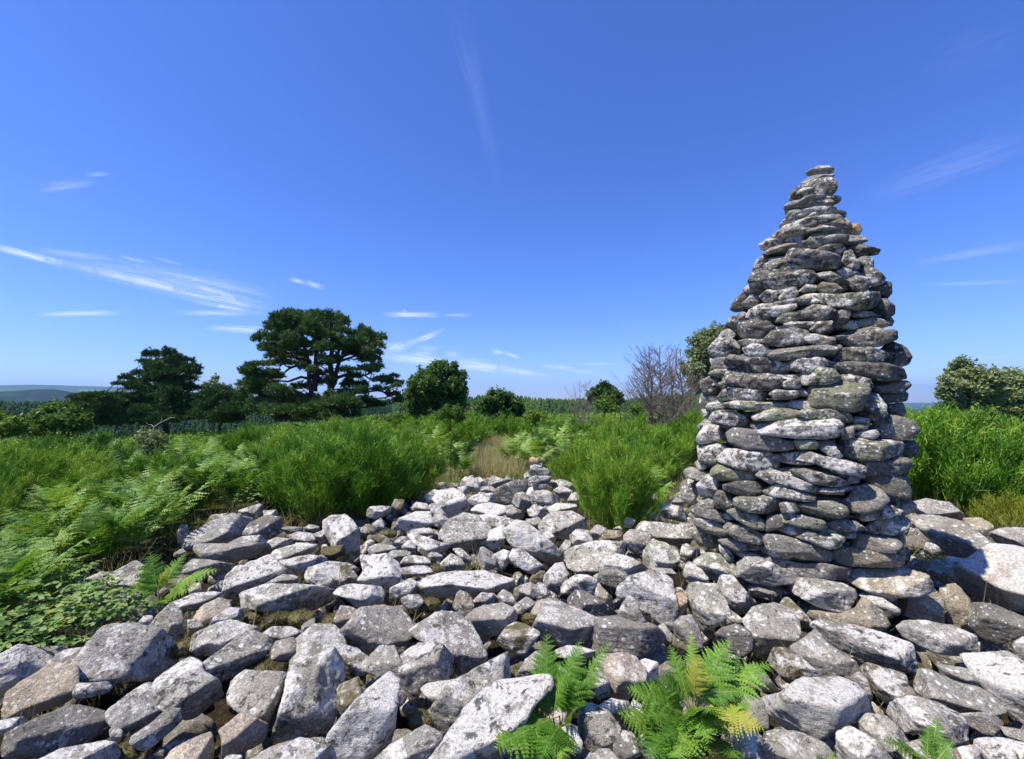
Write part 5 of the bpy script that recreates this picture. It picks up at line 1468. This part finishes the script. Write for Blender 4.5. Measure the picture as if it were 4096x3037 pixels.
def tree(name, crop, blobs, D, base_px, mat, label, cat="tree", pine=False, size=.13, dens=1.0, trunks=(), limbs=(), trunk_r=.16, group=None, seed=1, spray=0, flat=.85, infill=()):
    ox, oy, s = crop
    r = np.random.default_rng(seed)
    px = lambda x, y: ((ox + x * s) / 4, (oy + y * s) / 4)
    bx, by = px(*base_px)
    B = at_depth(bx, by, D); B[2] = float(ground_z(B[0], B[1])) - .05
    root = empty(name, B)
    tag(root, label, cat, group)
    rb = np.random.default_rng(seed + 500)
    for (ex, ey, ea, eb, en, er) in infill:
        for _ in range(en):
            a_, q_ = rb.uniform(0, 6.28), math.sqrt(rb.uniform(0, 1))
            blobs = blobs + [(ex + math.cos(a_) * q_ * ea, ey + math.sin(a_) * q_ * eb, er * rb.uniform(.6, 1.2), er * rb.uniform(.4, .75))]
    cs = []
    xs = [b[0] for b in blobs]; halfw = (max(xs) - min(xs)) / 2 * s / 4 / FPX * D
    midx = (max(xs) + min(xs)) / 2
    parts = []
    for (x, y, rx, ry) in blobs:
        k = s / 4 / FPX * D
        e = 1 - ((x - midx) * k / (halfw + .3)) ** 2
        dd = r.uniform(-1, 1) * .75 * halfw * math.sqrt(max(e, .05))
        c = at_depth(*px(x, y), D + dd); k2 = s / 4 / FPX * (D + dd) * (1.12 if pine else 1)
        rad = np.array([rx * k2, max(min(rx, 2 * ry) * k2 * flat, .25), ry * k2 * (1.25 if pine else 1)])
        cs.append((c, rad))
        n = int(dens * (rad[0] * rad[2] * 3.14) / (size * size) * (9.5 if pine else 3.2)) + 10
        V, F = tufts(c, rad, n, r, pine, size)
        parts.append((V - B, F))
        # sprays of twigs breaking the outline
        for _ in range(spray):
            u = r.normal(size=3); u[2] = abs(u[2]); u /= np.linalg.norm(u)
            p = c + u * rad * .9; q = c + u * rad * r.uniform(1.15, 1.45) + [0, 0, .1]
            V, F = tufts((p + q) / 2, np.array([.12, .12, .5 * np.linalg.norm(q - p) + .1]), 10, r, pine, size)
            parts.append((V - B, F))
    V, F = merge(parts)
    crown = link("crown", np_mesh("crown", V, F), mat, root)
    tp = []
    pt = lambda x, y, dd=0: at_depth(*px(x, y), D + dd) - B
    for path in trunks:
        pts = [pt(x, y, (i - .0) * .12 * (1 if k % 2 else -1)) for k, tr_ in enumerate([path]) for i, (x, y) in enumerate(tr_)]
        fine = np.concatenate([wander(pts[i], pts[i + 1], 5, .03, r)[:-1] for i in range(len(pts) - 1)] + [[pts[-1]]])
        if len(path) and path is trunks[0]: fine[0][2] = -.1
        tube(tp, fine, trunk_r * (1 if path is trunks[0] else .7), trunk_r * .35, 8)
    if not trunks:
        top = np.mean([c for c, _ in cs], 0) - B
        tube(tp, wander([0, 0, -.1], top, 7, .03, r), trunk_r, trunk_r * .4, 7)
    for path in limbs:
        pts = [pt(x, y, r.uniform(-.3, .3)) for x, y in path]
        fine = np.concatenate([wander(pts[i], pts[i + 1], 4, .05, r)[:-1] for i in range(len(pts) - 1)] + [[pts[-1]]])
        tube(tp, fine, trunk_r * .5, trunk_r * .12, 5)
    allp = np.concatenate([p[0] for p in tp])
    for c, rad in cs:                              # a limb into every mass of leaves
        q = c - B; cand_ = allp[(allp[:, 2] < q[2] + .1)]
        if len(cand_) == 0: cand_ = allp
        p = cand_[np.argmin(np.linalg.norm(cand_ - q, axis=1) + np.abs(cand_[:, 2] - q[2] + .5) * .3)]
        tube(tp, wander(p, q, 5, .06, r), trunk_r * .22, trunk_r * .06, 4)
        for _ in range(3):
            e = q + r.normal(0, .6, 3) * rad
            tube(tp, wander(q - (q - p) * .3, e, 4, .06, r), trunk_r * .09, trunk_r * .03, 3)
    V, F = merge(tp)
    link("trunk", np_mesh("trunk", V, F, True), M_BARK, root)
    return root

K1 = (900, 1200, 800 / 2228); K2 = (0, 1350, 900 / 2228); K3 = (1600, 1380, 600 / 2228); K4 = (2200, 1250, 700 / 2228); K5 = (3600, 1350, 496 / 1024)
BIG = [(620,220,110,80),(560,320,120,80),(760,200,130,70),(830,270,120,80),(700,340,130,70),(920,220,80,60),(1100,200,120,65),(1020,260,100,70),(1220,230,100,70),(1330,270,55,70),
 (1180,330,150,70),(960,360,140,60),(1300,370,120,50),(1100,410,150,45),(430,410,90,42),(350,450,48,42),(560,440,110,42),(500,530,110,45),(430,560,50,20),(700,550,100,65),(820,520,100,50),(940,510,90,50),
 (1060,550,90,50),(1190,550,90,42),(760,640,110,40),(560,640,115,40),(640,700,110,32),(1340,500,110,55),(1480,480,120,60),(1560,370,85,55),(1520,320,28,40),(1650,420,110,45),(1750,430,45,42),
 (1600,500,110,45),(1660,600,85,50),(1520,600,90,45),(1400,600,90,42),(1680,680,55,50),(1560,680,90,38),(1700,750,70,32),(1550,780,110,35),(1440,860,90,45),(350,730,125,30),(480,720,100,32),(280,740,55,22),
 (350,830,115,34),(480,850,110,55),(330,900,120,42),(220,950,100,34),(450,950,140,60),(300,1030,165,60),(1750,890,105,36),(1880,860,55,26),(1900,930,85,28),(1800,1000,50,16),(1880,1060,80,30),(1950,1130,80,50),
 (600,1020,130,60),(500,1130,150,75),(700,1120,170,80),(850,980,90,45),(1040,830,60,40),(1060,930,70,45),(880,1200,190,85),(1100,1200,180,80),(1300,1150,170,75),(1400,960,110,50),(1500,1030,100,38),
 (1550,1150,140,60),(1250,1280,230,75),(1000,1310,200,65),(650,1250,210,75),(400,1200,150,75),(700,1330,150,55),(1700,1180,100,40),(1350,780,60,30)]
tree("pine_tree", K1, BIG, 36, (1160, 1380), M_PINE, "biggest pine with a broad layered dark crown and several bare trunks", pine=True, size=.27, dens=1.0, trunk_r=.3, seed=3, infill=[(850, 320, 380, 150, 26, 90), (1480, 480, 220, 110, 12, 80), (380, 900, 220, 130, 14, 80), (850, 550, 420, 70, 14, 80), (620, 520, 150, 100, 6, 70), (900, 1200, 560, 130, 26, 100), (1600, 700, 110, 120, 6, 70), (1450, 1000, 260, 90, 8, 60), (1850, 930, 90, 60, 4, 50), (1100, 760, 260, 140, 9, 55), (850, 700, 300, 80, 7, 70)],
     trunks=[[(1160, 1380), (1170, 900), (1180, 620), (1200, 350)], [(1160, 1040), (1235, 880), (1265, 640), (1290, 420)], [(1040, 1300), (960, 1000), (935, 800), (920, 620), (800, 380)], [(1000, 1020), (1015, 620), (1000, 420)]],
     limbs=[[(950, 880), (850, 855), (620, 900), (400, 930)], [(1180, 1060), (1400, 1030), (1700, 1010), (1900, 1040)], [(940, 700), (720, 760), (560, 860)], [(1200, 1060), (1600, 990), (1950, 1100)], [(1180, 700), (1400, 640), (1600, 600)],
            [(1020, 1120), (760, 1000), (480, 1080)], [(1240, 870), (1480, 840), (1740, 900)], [(925, 640), (700, 620), (500, 560)], [(1265, 650), (1500, 500), (1700, 430)]])
tree("pine_tree", K2, [(1460,180,45,50),(1540,180,32,50),(1640,170,38,60),(1720,180,32,50),(1760,200,24,36),(1440,250,65,30),(1550,290,120,50),(1700,260,130,50),(1860,235,60,32),(1900,310,85,42),(1950,365,50,22),(1750,350,150,50),
     (1620,370,130,42),(1850,420,100,38),(1380,370,70,40),(1250,410,60,36),(1170,465,55,20),(1350,460,95,40),(1500,440,120,40),(1350,510,115,34),(1560,520,130,42),(1750,500,150,65),(1900,510,70,38),
     (1400,600,150,45),(1600,620,150,55),(1800,620,150,60),(1400,700,180,60),(1650,720,180,70),(1850,720,130,60),(1100,830,180,60),(1350,820,200,60),(1600,830,200,60),(1800,800,120,60),(1200,590,120,36),(1150,700,150,55)],
     44, (1650, 900), M_PINE, "second pine, ragged and leaning left, between the far hills and the biggest pine", pine=True, size=.28, dens=1.0, trunk_r=.25, seed=5, infill=[(1680, 330, 240, 120, 16, 70), (1560, 540, 320, 110, 16, 80), (1350, 740, 560, 120, 22, 90)],
     trunks=[[(1650, 900), (1650, 600), (1640, 300)], [(1600, 760), (1400, 715), (1180, 640), (1050, 600)]])
tree("pine_tree", K2, [(780,600,90,30),(880,585,100,28),(1000,580,110,32),(830,660,100,38),(960,670,120,42),(900,740,110,42),(1020,760,130,45),(830,790,90,40),(1000,850,150,55),(1100,640,110,40),(760,720,60,40)],
     40, (930, 900), M_PINE, "low flat topped pine under the far hills, beside the yellow green tree", pine=True, size=.28, dens=1.1, trunk_r=.2, seed=6, infill=[(920, 720, 200, 110, 10, 80)])
tree("pine_tree", K2, [(2000,600,80,40),(2100,560,90,42),(2200,520,80,40),(2050,680,125,50),(2180,640,120,50),(2000,770,130,50),(2150,780,150,60),(2300,600,110,60),(2320,720,150,70),(2250,820,160,60),(2420,640,90,70)],
     40, (2150, 900), M_PINE, "low bushy pine filling the gap between the two tall pines", pine=True, size=.28, dens=1.1, trunk_r=.2, seed=7, infill=[(2180, 700, 240, 140, 14, 90)])
tree("birch_tree", K2, [(2060,470,40,34),(2110,450,38,46),(2145,400,16,28),(2080,520,60,40),(2010,500,22,26)], 70, (2090, 700), M_SAGE, "small pale distant tree showing above the low bushy pine", size=.22, dens=.8, trunk_r=.12, seed=8)
tree("beech_tree", K2, [(620,680,90,40),(520,715,110,42),(420,760,110,42),(320,800,85,42),(700,730,90,42),(760,790,110,42),(600,810,150,60),(400,860,150,60),(300,900,75,55),(700,880,150,60),(500,920,170,70),(350,960,100,50),(650,960,150,50),(830,860,60,60)],
     30, (500, 1000), M_TREE2, "yellow green leafy tree low at the foot of the pines", size=.13, dens=.95, seed=9, spray=2)
tree("beech_tree", K2, [(40,810,70,40),(0,860,90,60),(110,860,70,45),(180,830,50,36),(150,920,110,50),(-80,830,80,60),(0,930,130,50)],
     28, (60, 1010), M_TREE2, "yellow green tree cut by the photo edge in front of the dark valley wood", size=.13, dens=.95, seed=10, spray=2)
tree("hawthorn_tree", K3, [(560,380,170,85),(700,400,130,80),(400,450,150,85),(850,480,95,80),(250,580,150,90),(500,560,200,110),(750,600,190,110),(900,620,60,80),(150,700,105,90),(350,740,200,110),(600,780,200,120),(850,780,120,120),(200,860,140,80),(500,900,200,80),(800,920,170,80),(940,720,40,40),(810,330,24,36),(940,450,20,50),(560,300,40,30),(650,300,40,28)],
     31, (560, 1050), M_TREE, "round dense leafy tree immediately right of the biggest pine", size=.12, dens=.95, seed=11, spray=5, infill=[(550, 960, 420, 80, 10, 110), (520, 620, 430, 280, 10, 90)])
tree("hawthorn_tree", K3, [(1400,730,70,50),(1500,770,75,55),(1380,830,120,75),(1600,800,95,60),(1650,880,145,80),(1250,910,110,65),(1150,980,90,60),(1400,960,170,100),(1650,980,150,90),(1300,1080,180,65),(1500,1100,200,65),(1780,940,55,75)],
     29, (1450, 1180), M_TREE, "squat dark bushy tree at the far end of the grassy path", size=.12, dens=.95, seed=12, spray=5, infill=[(1450, 1080, 330, 90, 12, 90), (1450, 900, 300, 180, 8, 80)])
tree("grey_shrub", K3, [(1010,980,40,60),(1030,1090,60,60),(1120,1110,90,50),(1220,1130,80,40),(1060,1170,70,30)], 26, (1080, 1200), M_DEADWOOD, "dry grey twiggy shrub at the left foot of the squat dark tree", "shrub", size=.07, dens=.5, trunk_r=.04, seed=13, pine=True)
tree("small_tree", K4, [(680,945,50,34),(740,975,70,40),(620,1000,85,42),(800,1010,75,42),(560,1060,80,45),(700,1075,130,50),(860,1060,70,36),(620,1120,140,40),(800,1130,110,40)],
     34, (700, 1200), M_TREE, "small dark green dome shaped tree between the two bare shrubs", size=.13, dens=1, seed=14, spray=5, infill=[(700, 1120, 200, 60, 8, 70)])
tree("willow_tree", K4, [(1950,300,95,75),(2050,270,95,75),(1880,400,105,65),(2000,420,130,90),(2150,260,80,65),(1850,560,120,85),(1980,560,130,100),(1830,740,110,90),(1980,720,100,120),(1820,900,110,90),(1930,950,100,110),(1730,740,70,60),(2150,420,120,110),(2200,620,140,130),(2150,800,130,130),(2300,350,100,100)],
     23, (1950, 1180), M_SAGE, "tall light green tree half hidden behind the left side of the tall cairn", size=.1, dens=.55, seed=15, spray=4)
tree("hawthorn_tree", K5, [(500,220,60,40),(560,280,110,60),(430,310,55,32),(450,400,105,55),(600,400,150,75),(380,470,60,45),(750,350,110,65),(700,470,180,65)],
     21, (600, 640), M_SAGE, "grey green thorny tree standing apart right of the tall cairn", size=.08, dens=1.0, seed=16, spray=5, infill=[(580, 400, 200, 130, 9, 70), (620, 560, 240, 50, 8, 80)])
tree("hawthorn_tree", K5, [(850,330,95,52),(960,350,100,60),(900,470,150,75),(1050,400,120,90),(1100,500,120,90),(1200,400,120,100)],
     23, (1000, 640), M_SAGE, "rounded grey green tree cut by the photo edge, behind the broom at far right", size=.085, dens=1.0, seed=17, spray=5, infill=[(980, 430, 200, 120, 9, 80), (980, 570, 260, 50, 8, 80)])

for (crop, bl, D, base, mat, lab, sd) in [
  (K3, [(860,1010,60,40),(700,1010,80,36),(780,1060,90,50),(600,1060,70,50),(880,1090,60,50)], 13, (760, 1200), M_TREE2, "leafy sapling shrub mixed into the broom below the round dense tree", 61),
  (K3, [(1900,1080,70,50),(1990,1040,80,40),(2080,1100,80,60),(1960,1150,90,50)], 14, (1980, 1260), M_TREE2, "leafy shrub mixed into the broom just right of the path's far end", 62),
  (K4, [(640,1190,60,40),(720,1150,70,36),(780,1220,80,50),(1080,1230,80,50),(1140,1280,80,50)], 14, (900, 1350), M_TREE2, "pale leafy shrub in front of the small dome shaped tree and the bare shrub", 63),
  (K2, [(1500,1060,80,50),(1580,1010,50,40),(1440,1010,40,50),(1520,1120,90,40)], 11, (1500, 1200), M_SAGE, "grey green seedy shrub standing in the broom below the second pine", 64),
  (K2, [(750,1100,90,40),(840,1060,60,40),(900,1110,80,40)], 12, (820, 1200), M_SAGE, "pale seedy shrub in the broom at far left", 65),
  (K5, [(640,660,90,60),(720,720,100,60),(560,740,90,50),(850,760,100,60),(760,800,110,50)], 10, (700, 950), M_TREE2, "leafy shrub mixed into the broom right of the tall cairn", 66)]:
    tree("leafy_shrub", crop, bl, D, base, mat, lab, "shrub", size=.045, dens=.55, trunk_r=.025, seed=sd, spray=4)

# ---------------------------------------------------------------- bare shrubs
def bare_tree(name, crop, trunks, D, label, seed, nbr, spread, rad=.05, cat="shrub"):
    """trunks: [(base x, base y, top x, top y)]; many long branches sweep out and up from each"""
    ox, oy, s = crop; r = np.random.default_rng(seed)
    px = lambda x, y: ((ox + x * s) / 4, (oy + y * s) / 4)
    B = at_depth(*px(trunks[0][0], trunks[0][1]), D); B[2] = float(ground_z(B[0], B[1])) - .05
    root = empty(name, B); tag(root, label, cat)
    tp, br = [], []
    for (x0, y0, x1, y1) in trunks:
        dd = r.uniform(-.6, .6)
        p, q = at_depth(*px(x0, y0), D + dd) - B, at_depth(*px(x1, y1), D + dd) - B
        p[2] = min(p[2], 0)
        stem = wander(p, q, 9, .012, r); tube(tp, stem, rad, rad * .15, 6)
        H = np.linalg.norm(q - p)
        for i in range(nbr):
            t = r.uniform(.06, .93); b = stem[0] + (stem[-1] - stem[0]) * t
            b = np.array([np.interp(t, np.linspace(0, 1, 9), stem[:, k]) for k in range(3)])
            a = r.uniform(0, 2 * np.pi); L = H * spread * (1 - t * .8) * r.uniform(.6, 1.15)
            d = np.array([math.cos(a), math.sin(a) * .8, r.uniform(.15, .7)]); d /= np.linalg.norm(d)
            ts = np.linspace(0, 1, 7)[:, None]
            P = b + d * L * ts + np.array([0, 0, L * .45]) * ts ** 2.2 + r.normal(0, .018 * L, (7, 3)) * ts
            tube(br, P, rad * .3 * (1 - t * .5), rad * .04, 4)
            for _ in range(7):
                j = int(r.integers(1, 6)); c = P[j]
                e = c + (d * r.uniform(.4, 1) + r.normal(0, .45, 3) + [0, 0, .45]) * L * .28
                tube(br, wander(c, e, 4, .05, r), rad * .1, rad * .03, 3)
    V, F = merge(tp); link("trunk", np_mesh("trunk", V, F, True), M_DEADWOOD, root)
    V, F = merge(br); link("branches", np_mesh("branches", V, F), M_DEADWOOD, root)
    return root
bare_tree("bare_shrub", K4, [(1320, 1200, 1260, 430), (1430, 1150, 1395, 420), (1350, 1180, 1180, 620)], 19, "big leafless grey shrub with a fan of upswept branches left of the tall cairn", 41, 80, .56, .07)
bare_tree("bare_shrub", K4, [(1600, 1150, 1490, 440), (1720, 1130, 1590, 410), (1740, 1120, 1650, 460), (1560, 1160, 1560, 620), (1820, 1140, 1800, 620)], 20, "leafless brown shrub tangled between the fan shaped bare one and the light green tree", 42, 48, .34, .065)
bare_tree("bare_shrub", K4, [(400, 1190, 385, 850), (410, 1190, 455, 860), (390, 1190, 290, 880), (400, 1190, 240, 1080), (420, 1190, 560, 1040)], 25, "small bleached dead shrub with a few upright sticks left of the dome shaped tree", 43, 22, .5, .035)
# bleached fallen limb under the second pine
r = np.random.default_rng(44)
ox, oy, s = K2; q2 = lambda x, y, d=33: at_depth((ox + x * s) / 4, (oy + y * s) / 4, d)
tp = []; o0 = q2(1480, 920)
tube(tp, np.concatenate([wander(q2(*a_) - o0, q2(*b_) - o0, 4, .06, r)[:-1] for a_, b_ in (((1480, 940), (1560, 860)), ((1560, 860), (1640, 818)), ((1640, 818), (1690, 792)), ((1690, 792), (1757, 797)))]), .035, .012, 5)
tube(tp, wander(q2(1600, 838) - o0, q2(1610, 770) - o0, 5, .08, r), .02, .006, 4)
tube(tp, wander(q2(1530, 890) - o0, q2(1440, 830) - o0, 5, .08, r), .02, .006, 4)
V, F = merge(tp); tag(link("dead_branch", np_mesh("dead_branch", V, F, True), bark_material("bleached_wood", (.4, .36, .32), (.6, .56, .5)), loc=o0), "bleached bare fallen branch at the foot of the second pine", "branch")

# ---------------------------------------------------------------- ferns among the stones in front
K7 = (1700, 2400, 1500 / 2228)
M_FERN = leaf_material("fern_leaf", (.04, .12, .012), (.11, .26, .025), (.27, .42, .06), .38, 6)
M_WITHERED = leaf_material("withered_fern", (.1, .17, .015), (.27, .36, .03), (.4, .38, .08), .35, 12)
M_STALK = bark_material("fern_stalk", (.2, .22, .06), (.35, .33, .12), 30)
def fern(crop, base, fronds, label, seed, zb=-.2, sc_w=.3, npin=20, nlob=12):
    ox, oy, s = crop; r = np.random.default_rng(seed)
    px = lambda x, y: ((ox + x * s) / 4, (oy + y * s) / 4)
    G = on_plane(*px(*base), zb)
    root = empty("bracken_fern", G); tag(root, label, "fern", "ferns among the front boulders")
    for (bx, by, tx, ty, dy, wf) in fronds:
        b = at_depth(*px(bx, by), G[1] + .02); t = at_depth(*px(tx, ty), G[1] + dy)
        L = np.linalg.norm(t - b)
        toward = CAM - (b + t) / 2; toward /= np.linalg.norm(toward)
        up = toward * .75 + np.array([0, 0, .75]) + r.normal(0, .12, 3)
        (V, F), (Vs, Fs) = frond_geo(b - G, t - G, up, L * wf, npin, nlob, r, arch=r.uniform(.03, .1), curl=r.uniform(-.08, .08))
        fr = link("frond", np_mesh("frond", V, F), M_FERN, root)
        if (len(root.children) // 2) % 7 == 6: fr.data.materials[0] = M_WITHERED; tag(fr, 'yellowed frond')
        link("stalk", np_mesh("stalk", Vs, Fs, True), M_STALK, fr)
        # stem down to the ground
        tp = []; tube(tp, wander([r.normal(0, .02), r.normal(0, .02), 0], (b - G), 4, .03, r), .005, .004, 5)
        link("stem", np_mesh("stem", *tp[0], True), M_STALK, root)
fern(K7, (800, 1000), [(745, 800, 700, 188, .18, .26), (810, 760, 945, 245, .08, .27), (840, 720, 1088, 232, .05, .16), (800, 690, 420, 900, -.28, .36), (810, 720, 560, 960, -.25, .36),
     (820, 740, 700, 960, -.3, .32), (760, 780, 560, 620, .12, .3), (830, 760, 900, 640, -.12, .3), (800, 820, 830, 960, -.3, .3), (760, 700, 860, 430, -.02, .25)],
     "slender dark green fern with one tall upright frond, left of the bright clump", 51)
fern(K7, (392, 1010), [(390, 900, 262, 600, .05, .22), (392, 900, 440, 560, .03, .15), (395, 960, 330, 820, -.05, .2)], "sparse pale yellow fern sprig growing by the broad tilted slab", 52, npin=12, nlob=6)
fern(K7, (1630, 1080), [(1600, 620, 1595, 178, .2, .16), (1620, 700, 1790, 215, .1, .3), (1650, 640, 2052, 368, .06, .3), (1580, 660, 1440, 265, .12, .26), (1600, 720, 1195, 548, -.05, .3), (1500, 900, 1150, 690, -.1, .32),
     (1620, 640, 2022, 745, -.18, .34), (1610, 560, 1900, 560, -.05, .3), (1590, 620, 1700, 860, -.3, .34), (1640, 560, 1880, 330, .1, .26), (1560, 760, 1320, 940, -.28, .36), (1590, 720, 1500, 960, -.32, .36), (1640, 800, 1840, 950, -.3, .34),
     (1600, 600, 1640, 330, -.02, .3), (1560, 640, 1390, 420, 0, .28), (1540, 700, 1300, 700, -.15, .3), (1660, 700, 1950, 640, -.1, .3), (1600, 760, 1680, 660, -.3, .3), (1560, 800, 1400, 820, -.25, .34)],
     "big bright yellow green fern clump spreading over the boulders at bottom centre", 53)
KC = (2730, 2000, .6278)
fern(KC, (1560, 1760), [(1560, 1700, 1260, 1500, 0, .24), (1570, 1690, 1400, 1560, -.05, .26), (1580, 1680, 1640, 1390, .1, .26), (1590, 1700, 1740, 1540, 0, .24), (1570, 1700, 1500, 1640, -.1, .26), (1560, 1700, 1560, 1420, .05, .2)],
     "small fern with short upright fronds below the mottled boulder", 54, zb=.08, npin=15, nlob=8)
fern(KC, (920, 1740), [(920, 1720, 845, 1620, 0, .25), (925, 1720, 960, 1590, .02, .25)], "tiny fern tip at the bottom edge beside the pointed stone", 55, zb=.05, npin=11, nlob=6)
fern(KC, (2160, 1760), [(2160, 1740, 2090, 1580, 0, .25), (2160, 1740, 2170, 1600, .02, .2), (2160, 1740, 2230, 1610, .02, .25)], "thin fern sprig in the bottom corner of the heap, right side", 56, zb=.05, npin=11, nlob=6)
KA = (0, 2000, .6278)
fern(KA, (1010, 740), [(1010, 640, 960, 320, .15, .3), (1020, 600, 1190, 330, .2, .26), (1030, 610, 1400, 445, .05, .26), (1000, 640, 860, 420, .1, .3), (1020, 640, 1240, 560, -.05, .26), (1000, 640, 900, 700, -.15, .3), (1010, 560, 1080, 420, 0, .3), (1000, 620, 820, 560, 0, .3), (1010, 660, 1060, 660, -.2, .26)],
     "bushy fern reaching over the pale stones at the edge of the left bracken", 57, npin=14, nlob=8)

# ---------------------------------------------------------------- bramble on the left
def bramble_mesh(seed, n=100, R=.36, h=.42):
    r = np.random.default_rng(seed); parts = []
    for _ in range(n):
        a, q = r.uniform(0, 6.28), math.sqrt(r.uniform(0, 1)) * R
        c = np.array([math.cos(a) * q, math.sin(a) * q, h * (1 - .6 * (q / R) ** 2) * r.uniform(.5, 1.1)])
        for k in range(3):
            b = a + (k - 1) * 1.25 + r.normal(0, .15); L = r.uniform(.03, .055); d = np.array([math.cos(b), math.sin(b), r.normal(-.1, .2)])
            nn = np.array([r.normal(0, .6), r.normal(0, .6), 1]); sd = np.cross(nn, d); sd /= np.linalg.norm(sd)
            V = np.array([c, c + d * L * .35 + sd * L * .36, c + d * L * .75 + sd * L * .3, c + d * L * 1.15, c + d * L * .75 - sd * L * .3, c + d * L * .35 - sd * L * .36, c + d * L * .6 - nn * L * .08])
            parts.append((V, np.array([(0, 1, 6), (1, 2, 6), (2, 3, 6), (3, 4, 6), (4, 5, 6), (5, 0, 6)])))
    return merge(parts)
BRM = [np_mesh("bramble_bush", *bramble_mesh(200 + i)) for i in range(3)]
for me in BRM: me.materials.append(M_BRAMBLE)
for i, (x, y, sc2, lab) in enumerate([(250, 690, 1.0, "broad leaved bramble nearest the dark shade of the bracken"), (400, 670, 1.0, "broad leaved bramble under the pale stones in the bracken"), (560, 680, .9, "bramble shoot nearest the fern over the pale stones"),
        (330, 790, 1.0, "low bramble in the middle of the bramble patch"), (480, 830, .9, "bramble hanging just behind the big tan edged boulder"), (250, 860, .8, "bramble at the lower left tip of the patch"), (690, 730, .7, "small bramble beyond the top of the big tan edged boulder"),
        (1640, -20, 1.0, "bramble shoot above the top slab of the heap's left corner")]):
    p = on_plane((x * .6278) / 4, (2000 + y * .6278) / 4, .02)
    tag(link("bramble_bush", BRM[i % 3], None, loc=(p[0], p[1], -.12), rz=i * 1.3, scale=sc2), lab, "bramble", "brambles at the left edge of the heap")

# ---------------------------------------------------------------- moss cushions
def moss_mesh(seed):
    r = np.random.default_rng(seed); V, F = ICO[4]
    d = 1 + .16 * fbm(V * 2.2 + seed, 3, seed)
    V = V * d[:, None] * [1, .8, .5]
    n = 2600; k = r.integers(0, len(V), n); P = V[k] + r.normal(0, .05, (n, 3)); D = P / np.linalg.norm(P, axis=1)[:, None] + r.normal(0, .4, (n, 3)); D /= np.linalg.norm(D, axis=1)[:, None]
    V2, F2, _ = ribbons(P, D, np.full(n, .11), np.full(n, .035), r.normal(0, .1, (n, 3)), 1, r)
    return merge([(V, F), (V2, F2)])
MOS = [np_mesh("moss_cushion", *moss_mesh(i + 3)) for i in range(3)]
for me in MOS: me.materials.append(M_MOSS)
for i, (key, x, y, sz, lab) in enumerate([('A', 1700, 1075, .11, "moss in the hollow under the bright wedge boulder"), ('A', 1620, 740, .08, "moss left of the cushions below the long level slab"), ('A', 1760, 760, .1, "biggest moss cushion below the long level slab"), ('A', 1920, 745, .09, "moss near the small stone below the long level slab"),
        ('A', 2110, 770, .08, "moss cushion between the long level slab and the spotted broad slab"), ('A', 1180, 930, .08, "moss right of the big tan edged boulder"), ('B', 50, 1070, .1, "bright yellow moss cushion left of the moss streaked boulder"), ('B', 600, 440, .09, "moss behind the long cracked slab"),
        ('B', 560, 660, .08, "moss left of the dark upright stone"), ('B', 300, 210, .09, "moss among the small stones near the thin tilted slab"), ('B', 500, 1395, .06, "moss in the dark hollow left of the long diagonal boulder"), ('A', 1500, 1500, .08, "brown moss in the hole below the wide pale boulder"),
        ('A', 760, 1590, .09, "moss cushion at the bottom edge near the dark corner slab"), ('B', 1200, 740, .07, "moss left of the smooth peaked boulder"), ('B', 650, 1150, .08, "moss at the foot of the moss streaked boulder")]):
    ox, oy, s = CROPS[key]; p = on_plane((ox + x * s) / 4, (oy + y * s) / 4, -.06)
    tag(link("moss_cushion", MOS[i % 3], None, loc=(p[0], p[1], -.07), rz=i * 2.1, scale=sz * 1.1), lab, "moss", "moss cushions between the stones")

# ---------------------------------------------------------------- dry grass and twigs caught between the stones
r = np.random.default_rng(77)
xx = r.uniform(-6, 8, 60000); yy = r.uniform(1.4, 10, 60000)
dd_ = poly_dist(HEAP, xx, yy); clump = vnoise(np.stack([xx * 2.2, yy * 2.2, 0 * xx], 1), 21)
ok = inside(HEAP, xx, yy) & (((dd_ < .5) & (clump > -.2)) | (clump > .52))
xx, yy = xx[ok], yy[ok]; n = len(xx)
P = np.stack([xx, yy, np.full(n, -.3)], 1); D = np.stack([r.normal(0, .45, n), r.normal(0, .45, n), np.ones(n)], 1); D /= np.linalg.norm(D, axis=1)[:, None]
V, F, _ = ribbons(P, D, r.uniform(.12, .38, n), np.full(n, .006), r.normal(0, .3, (n, 3)), 3, r, .2)
tag(link("grass", np_mesh("grass", V, F), M_GRASS2), "thin grass and dead stalks growing up between the stones", "grass", kind="stuff")
